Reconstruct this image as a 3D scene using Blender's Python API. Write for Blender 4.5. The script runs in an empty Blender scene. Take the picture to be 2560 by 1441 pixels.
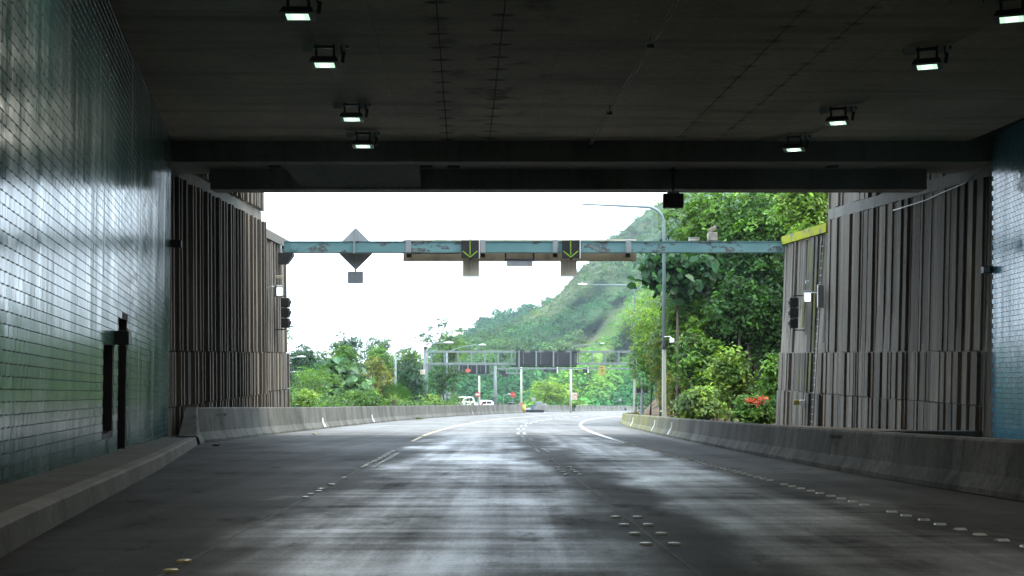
import bpy, bmesh, math, random
import numpy as np
from mathutils import Vector, Matrix, noise as mnoise

# ------------------------------------------------------------------ camera, light, exposure
random.seed(7)
RNG = np.random.default_rng(11)
SC = bpy.context.scene
COL = SC.collection
F, CX, HY, CH = 3450.0, 1280.0, 890.0, 1.2      # focal length (px of the photo), centre column, level horizon row, eye height

cam = bpy.data.cameras.new('camera')
cam.sensor_width = 36.0
cam.lens = F / 2560.0 * 36.0
cam.shift_y = (HY - 720.5) / 2560.0
cam.clip_start, cam.clip_end = 0.1, 8000.0
cam_o = bpy.data.objects.new('camera', cam)
COL.objects.link(cam_o)
cam_o.location = (0, 0, CH)
cam_o.rotation_euler = (math.radians(90), 0, 0)
SC.camera = cam_o

SUN_EL, SUN_AZ = math.radians(56), math.radians(105)
world = bpy.data.worlds.new('World')
SC.world = world
world.use_nodes = True
wn, wl = world.node_tree.nodes, world.node_tree.links
bg = wn['Background']
sky = wn.new('ShaderNodeTexSky')
sky.sky_type = 'NISHITA'
sky.sun_disc = False
sky.sun_elevation = SUN_EL
sky.sun_rotation = SUN_AZ
tc = wn.new('ShaderNodeTexCoord')
mp = wn.new('ShaderNodeMapping')
mp.inputs['Scale'].default_value = (2.0, 2.0, 5.0)
nz = wn.new('ShaderNodeTexNoise')
nz.inputs['Scale'].default_value = 1.6
nz.inputs['Detail'].default_value = 6
nz.inputs['Roughness'].default_value = 0.55
rp = wn.new('ShaderNodeValToRGB')
rp.color_ramp.elements[0].position = 0.30
rp.color_ramp.elements[0].color = (0.72, 0.72, 0.72, 1)
rp.color_ramp.elements[1].position = 0.58
rp.color_ramp.elements[1].color = (1, 1, 1, 1)
mx = wn.new('ShaderNodeMix')
mx.data_type = 'RGBA'
mx.inputs['B'].default_value = (10.6, 12.3, 13.9, 1)   # bright overcast cloud, in the sky texture's own units
wl.new(tc.outputs['Generated'], mp.inputs['Vector'])
wl.new(mp.outputs['Vector'], nz.inputs['Vector'])
wl.new(nz.outputs['Fac'], rp.inputs['Fac'])
wl.new(rp.outputs['Color'], mx.inputs['Factor'])
wl.new(sky.outputs['Color'], mx.inputs['A'])
wl.new(mx.outputs['Result'], bg.inputs['Color'])
bg.inputs['Strength'].default_value = 0.1

sun = bpy.data.lights.new('sun', 'SUN')
sun.energy = 1.3
sun.angle = math.radians(14)
sun.color = (1.0, 0.95, 0.86)
sun_o = bpy.data.objects.new('sun', sun)
COL.objects.link(sun_o)
_sd = Vector((math.sin(SUN_AZ) * math.cos(SUN_EL), math.cos(SUN_AZ) * math.cos(SUN_EL), math.sin(SUN_EL)))
sun_o.rotation_euler = _sd.to_track_quat('Z', 'Y').to_euler()
sun_o.location = (0, 0, 200)

SC.view_settings.view_transform = 'Standard'
SC.view_settings.look = 'None'
SC.view_settings.gamma = 1
SC.view_settings.use_curve_mapping = False
SC.view_settings.exposure = 1.92
SC.cycles.max_bounces = 8
SC.cycles.diffuse_bounces = 6
SC.cycles.glossy_bounces = 4
SC.cycles.transmission_bounces = 4
SC.cycles.volume_bounces = 0
SC.cycles.caustics_reflective = False
SC.cycles.caustics_refractive = False
SC.cycles.sample_clamp_indirect = 6
SC.cycles.use_denoising = True

# ------------------------------------------------------------------ helpers
def at(px, py, d):
    """The point at depth d that the photo shows at (px, py)."""
    return Vector(((px - CX) * d / F, d, CH + (HY - py) * d / F))

def lerp(a, b, t): return a + (b - a) * t

def interp(x, pts):
    xs = [p[0] for p in pts]; ys = [p[1] for p in pts]
    return float(np.interp(x, xs, ys))

def center(d):                                   # line between the two lanes
    x = 1.53 - 0.0194 * d
    return x + (0.00065 * (d - 50) ** 2 if d > 50 else 0)

def slope_z(d):
    if d <= 330: return -0.037 * d
    if d <= 560:
        t = (d - 330) / 230.0
        return -0.037 * 330 - 0.037 * 230 * (t - 0.5 * t * t)
    return -0.037 * 330 - 0.037 * 115

def cross(d): return min(max((d - 75) / 125.0 * 0.031, 0), 0.035)

def zr(d, off): return slope_z(d) - cross(d) * off

def link(o, parent=None):
    COL.objects.link(o)
    if parent is not None: o.parent = parent
    return o

def tag(o, label=None, cat=None, group=None, kind=None):
    if label: o['label'] = label
    if cat: o['category'] = cat
    if group: o['group'] = group
    if kind: o['kind'] = kind
    return o

def empty(name, label, cat, loc=(0, 0, 0), rotz=0, group=None, kind=None):
    o = bpy.data.objects.new(name, None)
    o.empty_display_size = 0.2
    link(o)
    o.location = loc
    o.rotation_euler = (0, 0, rotz)
    return tag(o, label, cat, group, kind)

def copy_tree(o, parent=None):
    c = o.copy(); COL.objects.link(c); c.parent = parent
    for ch in list(o.children): copy_tree(ch, c)
    return c

class MB:
    """Collects vertices and faces and links them as one mesh object."""
    def __init__(s): s.v, s.f = [], []
    def quad(s, a, b, c, d):
        n = len(s.v); s.v += [tuple(a), tuple(b), tuple(c), tuple(d)]; s.f.append((n, n + 1, n + 2, n + 3)); return s
    def poly(s, pts):
        n = len(s.v); s.v += [tuple(p) for p in pts]; s.f.append(tuple(range(n, n + len(pts)))); return s
    def box(s, lo, hi, M=None, ch=0.0):
        x0, y0, z0 = lo; x1, y1, z1 = hi
        if ch > 0:
            bm = bmesh.new()
            bmesh.ops.create_cube(bm, size=1)
            for v in bm.verts:
                v.co = Vector((lerp(x0, x1, v.co.x + .5), lerp(y0, y1, v.co.y + .5), lerp(z0, z1, v.co.z + .5)))
            bmesh.ops.bevel(bm, geom=bm.edges[:], offset=ch, segments=1, affect='EDGES', profile=0.5)
            s.bm(bm, M); bm.free(); return s
        p = [Vector(q) for q in ((x0, y0, z0), (x1, y0, z0), (x1, y1, z0), (x0, y1, z0), (x0, y0, z1), (x1, y0, z1), (x1, y1, z1), (x0, y1, z1))]
        if M is not None: p = [M @ q for q in p]
        n = len(s.v); s.v += [tuple(q) for q in p]
        s.f += [tuple(n + i for i in q) for q in ((0, 3, 2, 1), (4, 5, 6, 7), (0, 1, 5, 4), (1, 2, 6, 5), (2, 3, 7, 6), (3, 0, 4, 7))]
        return s
    def bm(s, bm, M=None):
        bm.verts.ensure_lookup_table(); bm.verts.index_update()
        n = len(s.v)
        s.v += [tuple((M @ v.co) if M is not None else v.co) for v in bm.verts]
        s.f += [tuple(n + v.index for v in f.verts) for f in bm.faces]
        return s
    def tube(s, pts, rad, k=8, cap=True):
        pts = [Vector(p) for p in pts]
        if not hasattr(rad, '__len__'): rad = [rad] * len(pts)
        n0 = len(s.v)
        up = Vector((0, 0, 1))
        for i, p in enumerate(pts):
            t = (pts[min(i + 1, len(pts) - 1)] - pts[max(i - 1, 0)]).normalized()
            a = t.cross(up)
            if a.length < 0.05: a = t.cross(Vector((1, 0, 0)))
            a.normalize(); b = a.cross(t)
            for j in range(k):
                th = 2 * math.pi * j / k
                s.v.append(tuple(p + (a * math.cos(th) + b * math.sin(th)) * rad[i]))
        for i in range(len(pts) - 1):
            for j in range(k):
                s.f.append((n0 + i * k + j, n0 + i * k + (j + 1) % k, n0 + (i + 1) * k + (j + 1) % k, n0 + (i + 1) * k + j))
        if cap:
            s.f.append(tuple(n0 + j for j in reversed(range(k))))
            s.f.append(tuple(n0 + (len(pts) - 1) * k + j for j in range(k)))
        return s
    def prism(s, outline, y0, y1):
        """outline in x,z; extruded along y"""
        n = len(outline); a = len(s.v)
        s.v += [(x, y0, z) for x, z in outline] + [(x, y1, z) for x, z in outline]
        s.f.append(tuple(range(a, a + n))); s.f.append(tuple(reversed(range(a + n, a + 2 * n))))
        for i in range(n):
            j = (i + 1) % n
            s.f.append((a + j, a + i, a + n + i, a + n + j))
        return s
    def mesh(s, name, mat, smooth=False):
        me = bpy.data.meshes.new(name)
        me.from_pydata(s.v, [], s.f)
        if mat is not None: me.materials.append(mat)
        if smooth: me.polygons.foreach_set('use_smooth', [True] * len(me.polygons))
        me.update()
        return me
    def build(s, name, mat, parent=None, smooth=False, **kw):
        o = bpy.data.objects.new(name, s.mesh(name, mat, smooth))
        link(o, parent)
        return tag(o, **kw)

def np_mesh(name, V, Q, mat, C=None, smooth=False):
    """V (n,3), Q (m,k) index array, C (n,3) colour per vertex"""
    me = bpy.data.meshes.new(name)
    V = np.ascontiguousarray(V, dtype=np.float32); Q = np.ascontiguousarray(Q, dtype=np.int32)
    m, k = Q.shape
    me.vertices.add(len(V)); me.vertices.foreach_set('co', V.ravel())
    me.loops.add(m * k); me.loops.foreach_set('vertex_index', Q.ravel())
    me.polygons.add(m)
    me.polygons.foreach_set('loop_start', np.arange(0, m * k, k, dtype=np.int32))
    me.polygons.foreach_set('loop_total', np.full(m, k, dtype=np.int32))
    me.polygons.foreach_set('use_smooth', np.full(m, bool(smooth)))
    me.update(calc_edges=True)
    if C is not None:
        at_ = me.color_attributes.new('tint', 'FLOAT_COLOR', 'POINT')
        c4 = np.ones((len(V), 4), dtype=np.float32); c4[:, :3] = C
        at_.data.foreach_set('color', c4.ravel())
    me.materials.append(mat)
    return me

def text_obj(s, name, M, size, mat, parent):
    cu = bpy.data.curves.new(name, 'FONT')
    cu.body = s; cu.size = size; cu.align_x = 'CENTER'; cu.align_y = 'CENTER'; cu.extrude = 0.002
    cu.materials.append(mat)
    o = bpy.data.objects.new(name, cu)
    link(o, parent)
    dg = bpy.context.evaluated_depsgraph_get()
    me = bpy.data.meshes.new_from_object(o.evaluated_get(dg))
    me.name = name
    bpy.data.objects.remove(o)
    o = bpy.data.objects.new(name, me)
    link(o, parent)
    o.matrix_local = M
    return o

# ------------------------------------------------------------------ materials
class NT:
    """Small helper over a node tree."""
    def __init__(s, name):
        s.m = bpy.data.materials.new(name); s.m.use_nodes = True
        s.n, s.l = s.m.node_tree.nodes, s.m.node_tree.links
        s.p = s.n['Principled BSDF']; s.out = s.n['Material Output']
        s.geo = s.n.new('ShaderNodeNewGeometry')
    def put(s, sock, v):
        if v is None: return
        if isinstance(v, bpy.types.NodeSocket): s.l.new(v, sock)
        elif hasattr(v, '__len__') and len(v) == 3 and sock.type == 'RGBA': sock.default_value = (*v, 1)
        else: sock.default_value = v
    def math(s, op, a, b=None, c=None, clamp=False):
        n = s.n.new('ShaderNodeMath'); n.operation = op; n.use_clamp = clamp
        for i, v in enumerate((a, b, c)):
            if v is not None: s.put(n.inputs[i], v)
        return n.outputs[0]
    def pos(s, scale=(1, 1, 1), loc=(0, 0, 0), rot=(0, 0, 0), src=None):
        mpn = s.n.new('ShaderNodeMapping')
        mpn.inputs['Scale'].default_value = scale; mpn.inputs['Location'].default_value = loc; mpn.inputs['Rotation'].default_value = rot
        s.l.new(src or s.geo.outputs['Position'], mpn.inputs['Vector'])
        return mpn.outputs[0]
    def noise(s, scale=1.0, stretch=(1, 1, 1), detail=4, rough=0.55, loc=(0, 0, 0), src=None):
        n = s.n.new('ShaderNodeTexNoise')
        n.inputs['Scale'].default_value = scale; n.inputs['Detail'].default_value = detail; n.inputs['Roughness'].default_value = rough
        s.l.new(s.pos(stretch, loc, src=src), n.inputs['Vector'])
        return n.outputs['Fac']
    def remap(s, v, a, b, c=0.0, d=1.0, smooth=False):
        n = s.n.new('ShaderNodeMapRange'); n.clamp = True
        if smooth: n.interpolation_type = 'SMOOTHSTEP'
        s.put(n.inputs['Value'], v)
        for k, q in (('From Min', a), ('From Max', b), ('To Min', c), ('To Max', d)): n.inputs[k].default_value = q
        return n.outputs[0]
    def mix(s, f, a, b, mode='MIX'):
        n = s.n.new('ShaderNodeMix'); n.data_type = 'RGBA'; n.blend_type = mode
        s.put(n.inputs['Factor'], f); s.put(n.inputs['A'], a); s.put(n.inputs['B'], b)
        return n.outputs['Result']
    def xyz(s):
        n = s.n.new('ShaderNodeSeparateXYZ'); s.l.new(s.geo.outputs['Position'], n.inputs[0]); return n.outputs
    def attr(s, name='tint'):
        n = s.n.new('ShaderNodeAttribute'); n.attribute_name = name; return n.outputs['Color']
    def bump(s, h, strength=0.3, dist=0.02):
        n = s.n.new('ShaderNodeBump'); n.inputs['Strength'].default_value = strength; n.inputs['Distance'].default_value = dist
        s.put(n.inputs['Height'], h); s.l.new(n.outputs['Normal'], s.p.inputs['Normal'])
    def set(s, base=None, rough=None, metal=None, spec=None):
        s.put(s.p.inputs['Base Color'], base); s.put(s.p.inputs['Roughness'], rough)
        s.put(s.p.inputs['Metallic'], metal); s.put(s.p.inputs['Specular IOR Level'], spec)
        return s

def paint(name, col, rough=0.5, metal=0.0, dirt=0.25, scale=2.0, dirtcol=(0.05, 0.045, 0.04), streak=False):
    t = NT(name)
    a = t.noise(scale, (1, 1, 0.25 if streak else 1), 6, 0.65)
    f = t.remap(a, 0.48, 0.72, 0, dirt * 2)
    fine = t.noise(scale * 14, detail=3)
    c = t.mix(t.remap(fine, 0.3, 0.7, 0, 0.25), col, tuple(q * 0.7 for q in col))
    t.set(t.mix(f, c, dirtcol), t.remap(a, 0.3, 0.7, rough * 0.85, min(rough * 1.2, 1)), metal)
    t.bump(fine, 0.08, 0.01)
    return t.m

def concrete(name, light, dark, rough=0.85, streak=1.0, moss=None, scale=0.6, bump=0.35):
    t = NT(name)
    big = t.noise(scale, (1, 1, 0.5), 6, 0.6)
    fine = t.noise(9, detail=6, rough=0.7)
    col = t.mix(t.remap(big, 0.35, 0.68), light, dark)
    col = t.mix(t.remap(fine, 0.35, 0.75, 0, 0.5), col, tuple(q * 0.55 for q in dark))
    if streak:
        st = t.noise(2.2, (1, 1, 0.12), 5, 0.7, loc=(3, 1, 0))
        col = t.mix(t.remap(st, 0.5, 0.72, 0, 0.75 * streak), col, tuple(q * 0.35 for q in dark))
    if moss is not None:
        col = moss(t, col)
    t.set(col, t.remap(fine, 0.3, 0.7, rough - 0.1, min(rough + 0.1, 1)), spec=0.35)
    h = t.math('ADD', fine, t.math('MULTIPLY', t.noise(60, detail=2), 0.5))
    t.bump(h, bump, 0.012)
    return t.m

def emit(name, col, strength):
    t = NT(name); t.set(col, 0.4)
    t.p.inputs['Emission Color'].default_value = (*col, 1); t.p.inputs['Emission Strength'].default_value = strength
    return t.m

MAT = {}
# road: transversely textured concrete, polished and stained in the wheel paths
def road_mat():
    t = NT('road_concrete')
    X, Y, Z = t.xyz()
    band = t.noise(1.0, (0.16, 2.6, 0), 6, 0.65)            # texture combed across the road
    band2 = t.noise(1.0, (0.06, 0.5, 0), 4, 0.6, loc=(5, 1, 0))
    lane = t.noise(1.0, (1.5, 0.03, 0), 5, 0.6)             # wear along the road
    patch = t.noise(0.30, (1, 0.5, 1), 6, 0.62, loc=(4, 2, 0))
    grain = t.noise(34, (1, 1, 1), 5, 0.75)
    grit = t.noise(130, (1, 1, 1), 2, 0.6)
    # u = distance from the line between the lanes, following the curve
    cv = t.math('POWER', t.math('MAXIMUM', t.math('SUBTRACT', Y, 50.0), 0.0), 2.0)
    u = t.math('SUBTRACT', t.math('SUBTRACT', X, t.math('MULTIPLY_ADD', Y, -0.0194, 1.53)), t.math('MULTIPLY', cv, 0.00065))
    u = t.math('ADD', u, t.remap(t.noise(0.5, (1, 0.4, 0), 4), 0.3, 0.7, -0.7, 0.7))
    def bump_(c, w, soft):
        return t.remap(t.math('ABSOLUTE', t.math('SUBTRACT', u, c)), w + soft, w, 0, 1, True)
    lanes = t.math('MAXIMUM', bump_(-1.95, 0.95, 1.0), bump_(1.75, 0.6, 0.8))      # traffic keeps the lanes polished
    wheel = t.math('MAXIMUM', t.math('MAXIMUM', bump_(-2.75, .15, .5), bump_(-1.15, .15, .5)), t.math('MAXIMUM', bump_(.95, .15, .5), bump_(2.5, .15, .5)))
    lanes = t.math('MAXIMUM', lanes, t.remap(Y, 52, 80, 0.0, 0.75))               # lane contrast fades out on the open road
    m = t.math('ADD', t.math('MULTIPLY', lane, 0.22), t.math('ADD', t.math('MULTIPLY', band, 0.15), t.math('ADD', t.math('MULTIPLY', patch, 0.45), t.math('MULTIPLY', band2, 0.2))))
    w = t.math('MULTIPLY', t.remap(m, 0.42, 0.62), t.math('MULTIPLY_ADD', lanes, 0.85, 0.15))
    col = t.mix(w, (0.020, 0.020, 0.0195), (0.080, 0.080, 0.078))
    col = t.mix(t.math('MULTIPLY', wheel, 0.3), col, (0.03, 0.03, 0.029))
    col = t.mix(t.remap(grain, 0.35, 0.75, 0, 0.55), col, (0.014, 0.014, 0.014))
    oil = t.noise(1.3, (1, 0.45, 1), 6, 0.7, loc=(9, 3, 0))
    oilm = t.remap(oil, 0.57, 0.68)
    col = t.mix(t.math('MULTIPLY', oilm, 0.85), col, (0.010, 0.010, 0.010))
    tar = t.noise(0.8, (1, 0.25, 1), 3, 0.5, loc=(1, 8, 0))
    tl = t.math('MULTIPLY', t.remap(tar, 0.492, 0.5), t.remap(tar, 0.508, 0.5))
    col = t.mix(t.math('MULTIPLY', tl, 0.5), col, (0.012, 0.012, 0.012))
    col = t.mix(t.math('MULTIPLY', t.remap(Y, 42, 66, 0.0, 0.85), t.remap(m, 0.36, 0.56, 0.7, 1.0)), col, (0.190, 0.189, 0.184))            # daylight beyond the roof, painted in as a paler colour
    r = t.math('ADD', t.math('MULTIPLY_ADD', w, -0.42, 0.60), t.remap(grain, 0.3, 0.7, -0.04, 0.12))
    r = t.math('ADD', r, t.math('MULTIPLY', oilm, 0.12))
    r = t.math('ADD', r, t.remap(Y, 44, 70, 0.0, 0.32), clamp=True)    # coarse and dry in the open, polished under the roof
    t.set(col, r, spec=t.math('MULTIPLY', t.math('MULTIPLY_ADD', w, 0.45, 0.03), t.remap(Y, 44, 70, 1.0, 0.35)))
    h = t.math('ADD', t.math('ADD', t.math('MULTIPLY', grain, 0.9), t.math('MULTIPLY', grit, 0.5)), t.math('MULTIPLY', t.noise(1, (1.2, 22, 0), 4, 0.7), 0.8))
    t.bump(h, 0.45, 0.008)
    return t.m
MAT['road'] = road_mat()
MAT['sidewalk'] = concrete('sidewalk_concrete', (0.085, 0.082, 0.075), (0.05, 0.048, 0.044), streak=0, scale=0.9)
MAT['gutter'] = concrete('gutter_concrete', (0.17, 0.17, 0.16), (0.08, 0.08, 0.075), streak=0, scale=1.5)
MAT['kerb'] = concrete('kerb_concrete', (0.19, 0.187, 0.176), (0.11, 0.108, 0.1), streak=0.5)

def barrier_moss(t, col):
    X, Y, Z = t.xyz()
    # moss grows on the damp stretch beyond the roof
    m = t.noise(1.1, (1, 0.6, 1), 5, 0.65, loc=(2, 7, 1))
    zone = t.math('MULTIPLY', t.math('MULTIPLY', t.remap(Y, 42, 74), t.remap(Y, 175, 150)), t.remap(X, 4, 6))
    f = t.math('MULTIPLY', t.remap(m, 0.40, 0.54), zone)
    return t.mix(t.math('MULTIPLY', f, 0.9), col, (0.20, 0.185, 0.02))
MAT['barrier'] = concrete('barrier_concrete', (0.165, 0.16, 0.138), (0.055, 0.055, 0.045), streak=1.0, moss=barrier_moss)
MAT['barrier_dark'] = concrete('barrier_concrete_sooty', (0.27, 0.258, 0.232), (0.085, 0.082, 0.073), streak=1.0, moss=barrier_moss)

def rib_mat():
    t = NT('rib_concrete')
    oi = t.n.new('ShaderNodeObjectInfo')
    r = oi.outputs['Random']
    cr = t.n.new('ShaderNodeValToRGB')
    e = cr.color_ramp.elements
    e[0].position = 0; e[0].color = (0.085, 0.075, 0.062, 1)
    e[1].position = 1; e[1].color = (0.29, 0.25, 0.20, 1)
    q = e.new(0.45); q.color = (0.18, 0.157, 0.127, 1)
    q = e.new(0.7); q.color = (0.20, 0.182, 0.156, 1)
    t.l.new(r, cr.inputs['Fac'])
    grain = t.noise(3.0, (2.5, 2.5, 0.12), 7, 0.75)
    fine = t.noise(14, (1, 1, 0.4), 4, 0.7)
    col = t.mix(t.remap(grain, 0.40, 0.66, 0, 0.85), cr.outputs['Color'], (0.06, 0.055, 0.05))
    col = t.mix(t.remap(fine, 0.4, 0.75, 0, 0.4), col, (0.24, 0.22, 0.195))
    t.set(col, 0.85, spec=0.3)
    t.bump(t.math('ADD', fine, grain), 0.4, 0.02)
    return t.m
MAT['rib'] = rib_mat()

def rib_moss_shade_mat():
    t = NT('rib_concrete_moss_shade')
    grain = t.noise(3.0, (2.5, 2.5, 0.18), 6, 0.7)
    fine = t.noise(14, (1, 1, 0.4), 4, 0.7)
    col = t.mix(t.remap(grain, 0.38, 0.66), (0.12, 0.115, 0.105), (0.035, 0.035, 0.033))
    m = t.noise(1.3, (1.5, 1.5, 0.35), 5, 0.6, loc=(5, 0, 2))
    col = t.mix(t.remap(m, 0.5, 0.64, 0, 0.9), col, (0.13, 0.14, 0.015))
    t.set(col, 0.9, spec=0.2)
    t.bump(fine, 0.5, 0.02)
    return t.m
MAT['rib_moss'] = rib_moss_shade_mat()

def cap_mat(name, amount):
    t = NT(name)
    n = t.noise(1.2, detail=5)
    fine = t.noise(16, detail=5, rough=0.7)
    g = t.mix(fine, (0.19, 0.22, 0.01), (0.33, 0.34, 0.018))
    c = t.mix(fine, (0.17, 0.165, 0.15), (0.10, 0.098, 0.09))
    t.set(t.mix(t.remap(n, amount, amount + 0.12), c, g), 0.9, spec=0.2)
    t.bump(fine, 0.6, 0.02)
    return t.m
MAT['cap_moss'] = cap_mat('cap_concrete_mossy', 0.36)
MAT['cap'] = cap_mat('cap_concrete', 0.62)
MAT['band'] = concrete('band_concrete', (0.21, 0.205, 0.19), (0.14, 0.135, 0.122), streak=0.6)

CEIL_LINES = (-1.49, -0.12, 5.95, 7.28)          # X of the stained joints at 27 m
CEIL_M = -0.034
def ceil_mat():
    t = NT('ceiling_concrete')
    X, Y, Z = t.xyz()
    big = t.noise(0.35, (1, 0.7, 1), 6, 0.6)
    bandn = t.noise(1.0, (0.12, 1.1, 0), 4, 0.6)
    fine = t.noise(7, detail=6, rough=0.7)
    col = t.mix(t.remap(big, 0.36, 0.66), (0.68, 0.58, 0.46), (0.50, 0.43, 0.35))
    col = t.mix(t.remap(bandn, 0.48, 0.7, 0, 0.55), col, (0.20, 0.17, 0.14))
    col = t.mix(t.remap(fine, 0.4, 0.75, 0, 0.45), col, (0.18, 0.155, 0.13))
    ph = t.noise(1.0, (0.3, 0.751, 0), 0, loc=(0, 0.4, 0))
    msk = None
    for i, x0 in enumerate(CEIL_LINES):
        u = t.math('SUBTRACT', X, t.math('MULTIPLY_ADD', t.math('SUBTRACT', Y, 27.0), CEIL_M, x0))
        v = t.math('SUBTRACT', t.math('FRACT', t.math('MULTIPLY', t.math('ADD', Y, 0.3 * i), 0.75)), 0.5)
        dd = t.math('ADD', t.math('POWER', t.math('ABSOLUTE', t.math('DIVIDE', u, 0.34 if i < 2 else 0.26)), 2.0),
                    t.math('POWER', t.math('ABSOLUTE', t.math('DIVIDE', v, 0.13)), 2.0))
        s = t.math('MULTIPLY', t.remap(dd, 0.05, 1.0, 1.0, 0.0, True), 0.9 if i < 2 else 0.5)
        msk = s if msk is None else t.math('MAXIMUM', msk, s)
    blot = t.math('MULTIPLY', t.remap(t.noise(0.9, detail=5, loc=(1, 5, 2)), 0.55, 0.7),
                  t.math('MULTIPLY', t.remap(X, -2.5, -1), t.remap(X, 1.8, 0.2)))
    msk = t.math('MAXIMUM', t.math('MULTIPLY', msk, t.remap(fine, 0.2, 0.6, 0.4, 1)), t.math('MULTIPLY', blot, 0.75))
    col = t.mix(msk, col, (0.028, 0.025, 0.022))
    t.set(col, 0.85, spec=0.25)
    t.bump(t.math('ADD', fine, bandn), 0.3, 0.012)
    return t.m
MAT['ceiling'] = ceil_mat()
MAT['beam_concrete'] = concrete('portal_concrete', (0.36, 0.34, 0.31), (0.24, 0.228, 0.207), streak=0.5, scale=0.4)
MAT['lit_panel_concrete'] = concrete('lit_panel_concrete', (0.42, 0.41, 0.38), (0.32, 0.31, 0.29), streak=0.2, scale=0.4)  # paler copy, paints the light on the down-facing header panel

def tile_mat(name, a, b):
    t = NT(name)
    c = t.mix(t.attr(), a, b)
    # soap-scum and splash streaks that run down the glaze
    st = t.noise(1.0, (2.6, 2.6, 0.10), 5, 0.65)
    lo = t.noise(0.5, (1, 1, 0.4), 4, 0.6, loc=(2, 3, 0))
    c = t.mix(t.remap(st, 0.45, 0.72, 0, 0.55), c, tuple(q * 0.35 for q in a))
    r = t.math('ADD', t.remap(st, 0.34, 0.68, 0.08, 0.24), t.remap(lo, 0.35, 0.65, 0.0, 0.08))
    t.set(c, r, spec=0.6)
    w = t.noise(1.0, (3.2, 3.2, 0.35), 3, 0.6)
    t.bump(w, 0.08, 0.02)
    # matt traffic film over the glaze, thicker in vertical runs and low down
    df = t.n.new('ShaderNodeBsdfDiffuse'); t.put(df.inputs['Color'], tuple(q * 0.8 for q in a))
    ms = t.n.new('ShaderNodeMixShader')
    f2 = t.noise(1.0, (1.1, 1.1, 0.08), 6, 0.7, loc=(7, 2, 0))
    low = t.remap(t.xyz()[2], 1.0, -1.2, 0.0, 0.22)
    t.put(ms.inputs['Fac'], t.math('ADD', t.remap(f2, 0.36, 0.66, 0.08, 0.46), low, clamp=True))
    t.l.new(t.p.outputs[0], ms.inputs[1]); t.l.new(df.outputs[0], ms.inputs[2]); t.l.new(ms.outputs[0], t.out.inputs['Surface'])
    return t.m
MAT['tile'] = tile_mat('glazed_tile_green', (0.045, 0.125, 0.125), (0.075, 0.18, 0.178))
MAT['tile_blue'] = tile_mat('glazed_tile_blue', (0.075, 0.22, 0.31), (0.11, 0.28, 0.37))
MAT['grout'] = concrete('grout', (0.085, 0.09, 0.09), (0.05, 0.053, 0.053), streak=0)
MAT['black'] = paint('black_recess', (0.008, 0.008, 0.009), 0.8, 0, 0)
MAT['dark_metal'] = paint('dark_metal', (0.02, 0.022, 0.024), 0.5, 0.2, 0.2)
MAT['grey_metal'] = paint('galvanised_metal', (0.33, 0.345, 0.35), 0.45, 0.5, 0.2, 1.2)
MAT['post_metal'] = paint('painted_post', (0.17, 0.205, 0.195), 0.5, 0.1, 0.25, 1.5, streak=True)
MAT['pole'] = paint('lamp_pole_paint', (0.36, 0.37, 0.30), 0.5, 0.1, 0.2, 1.0, streak=True)
MAT['pole_blue'] = paint('lamp_arm_paint', (0.17, 0.225, 0.235), 0.45, 0.2, 0.2, 1.0)
MAT['white'] = paint('white_paint', (0.75, 0.76, 0.75), 0.45, 0, 0.15)
MAT['beige'] = paint('weathered_sign_back', (0.52, 0.46, 0.35), 0.7, 0, 0.28, 1.6, (0.10, 0.085, 0.06), True)
MAT['sign_grey'] = paint('aluminium_sign_back', (0.24, 0.255, 0.26), 0.5, 0.15, 0.3, 1.4, (0.12, 0.12, 0.12), True)
MAT['red'] = paint('sign_red', (0.50, 0.03, 0.03), 0.5, 0, 0.1)
MAT['orange'] = paint('orange_sign', (0.55, 0.12, 0.06), 0.5, 0, 0.15)
MAT['yellow'] = paint('yellow_sign', (0.33, 0.29, 0.07), 0.5, 0, 0.2)
MAT['amber'] = paint('amber_sign', (0.75, 0.32, 0.02), 0.5, 0, 0.1)
MAT['ochre'] = paint('ochre_plastic', (0.42, 0.30, 0.07), 0.6, 0, 0.3)
MAT['blue_grey'] = paint('blue_grey_steel', (0.13, 0.17, 0.21), 0.5, 0.2, 0.3)
MAT['ink'] = paint('dark_lettering', (0.03, 0.03, 0.032), 0.7, 0, 0)
MAT['stencil'] = paint('stencil_paint', (0.085, 0.082, 0.075), 0.9, 0, 0.35, 20, (0.2, 0.19, 0.17))
MAT['line_white'] = paint('line_white', (0.72, 0.72, 0.70), 0.6, 0, 0.45, 1.5, (0.2, 0.2, 0.2))
MAT['line_yellow'] = paint('line_yellow', (0.62, 0.47, 0.17), 0.6, 0, 0.4, 1.5, (0.2, 0.19, 0.16))
MAT['marker'] = paint('marker_ceramic', (0.58, 0.58, 0.55), 0.22, 0, 0.3, 8, (0.08, 0.08, 0.075))
MAT['marker_yellow'] = paint('marker_ceramic_yellow', (0.62, 0.50, 0.24), 0.25, 0, 0.35, 8, (0.08, 0.08, 0.06))
MAT['lens'] = emit('lamp_lens', (0.62, 1.0, 0.72), 0.30)
MAT['lamp_tube'] = emit('lamp_tube', (0.86, 1.0, 0.90), 0.9)
MAT['flood'] = emit('flood_lens', (0.85, 0.93, 1.0), 0.8)
MAT['led'] = emit('signal_led', (0.35, 0.62, 0.03), 0.35)
MAT['visor'] = paint('visor_plastic', (0.20, 0.18, 0.13), 0.6)
MAT['camera_box'] = paint('camera_box_paint', (0.27, 0.25, 0.21), 0.6, 0, 0.4)
MAT['glass'] = paint('car_glass', (0.012, 0.018, 0.02), 0.08, 0, 0)
MAT['car_white'] = paint('car_paint_white', (0.80, 0.81, 0.82), 0.2, 0, 0.03)
MAT['rubber'] = paint('rubber', (0.015, 0.015, 0.015), 0.8)

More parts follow.
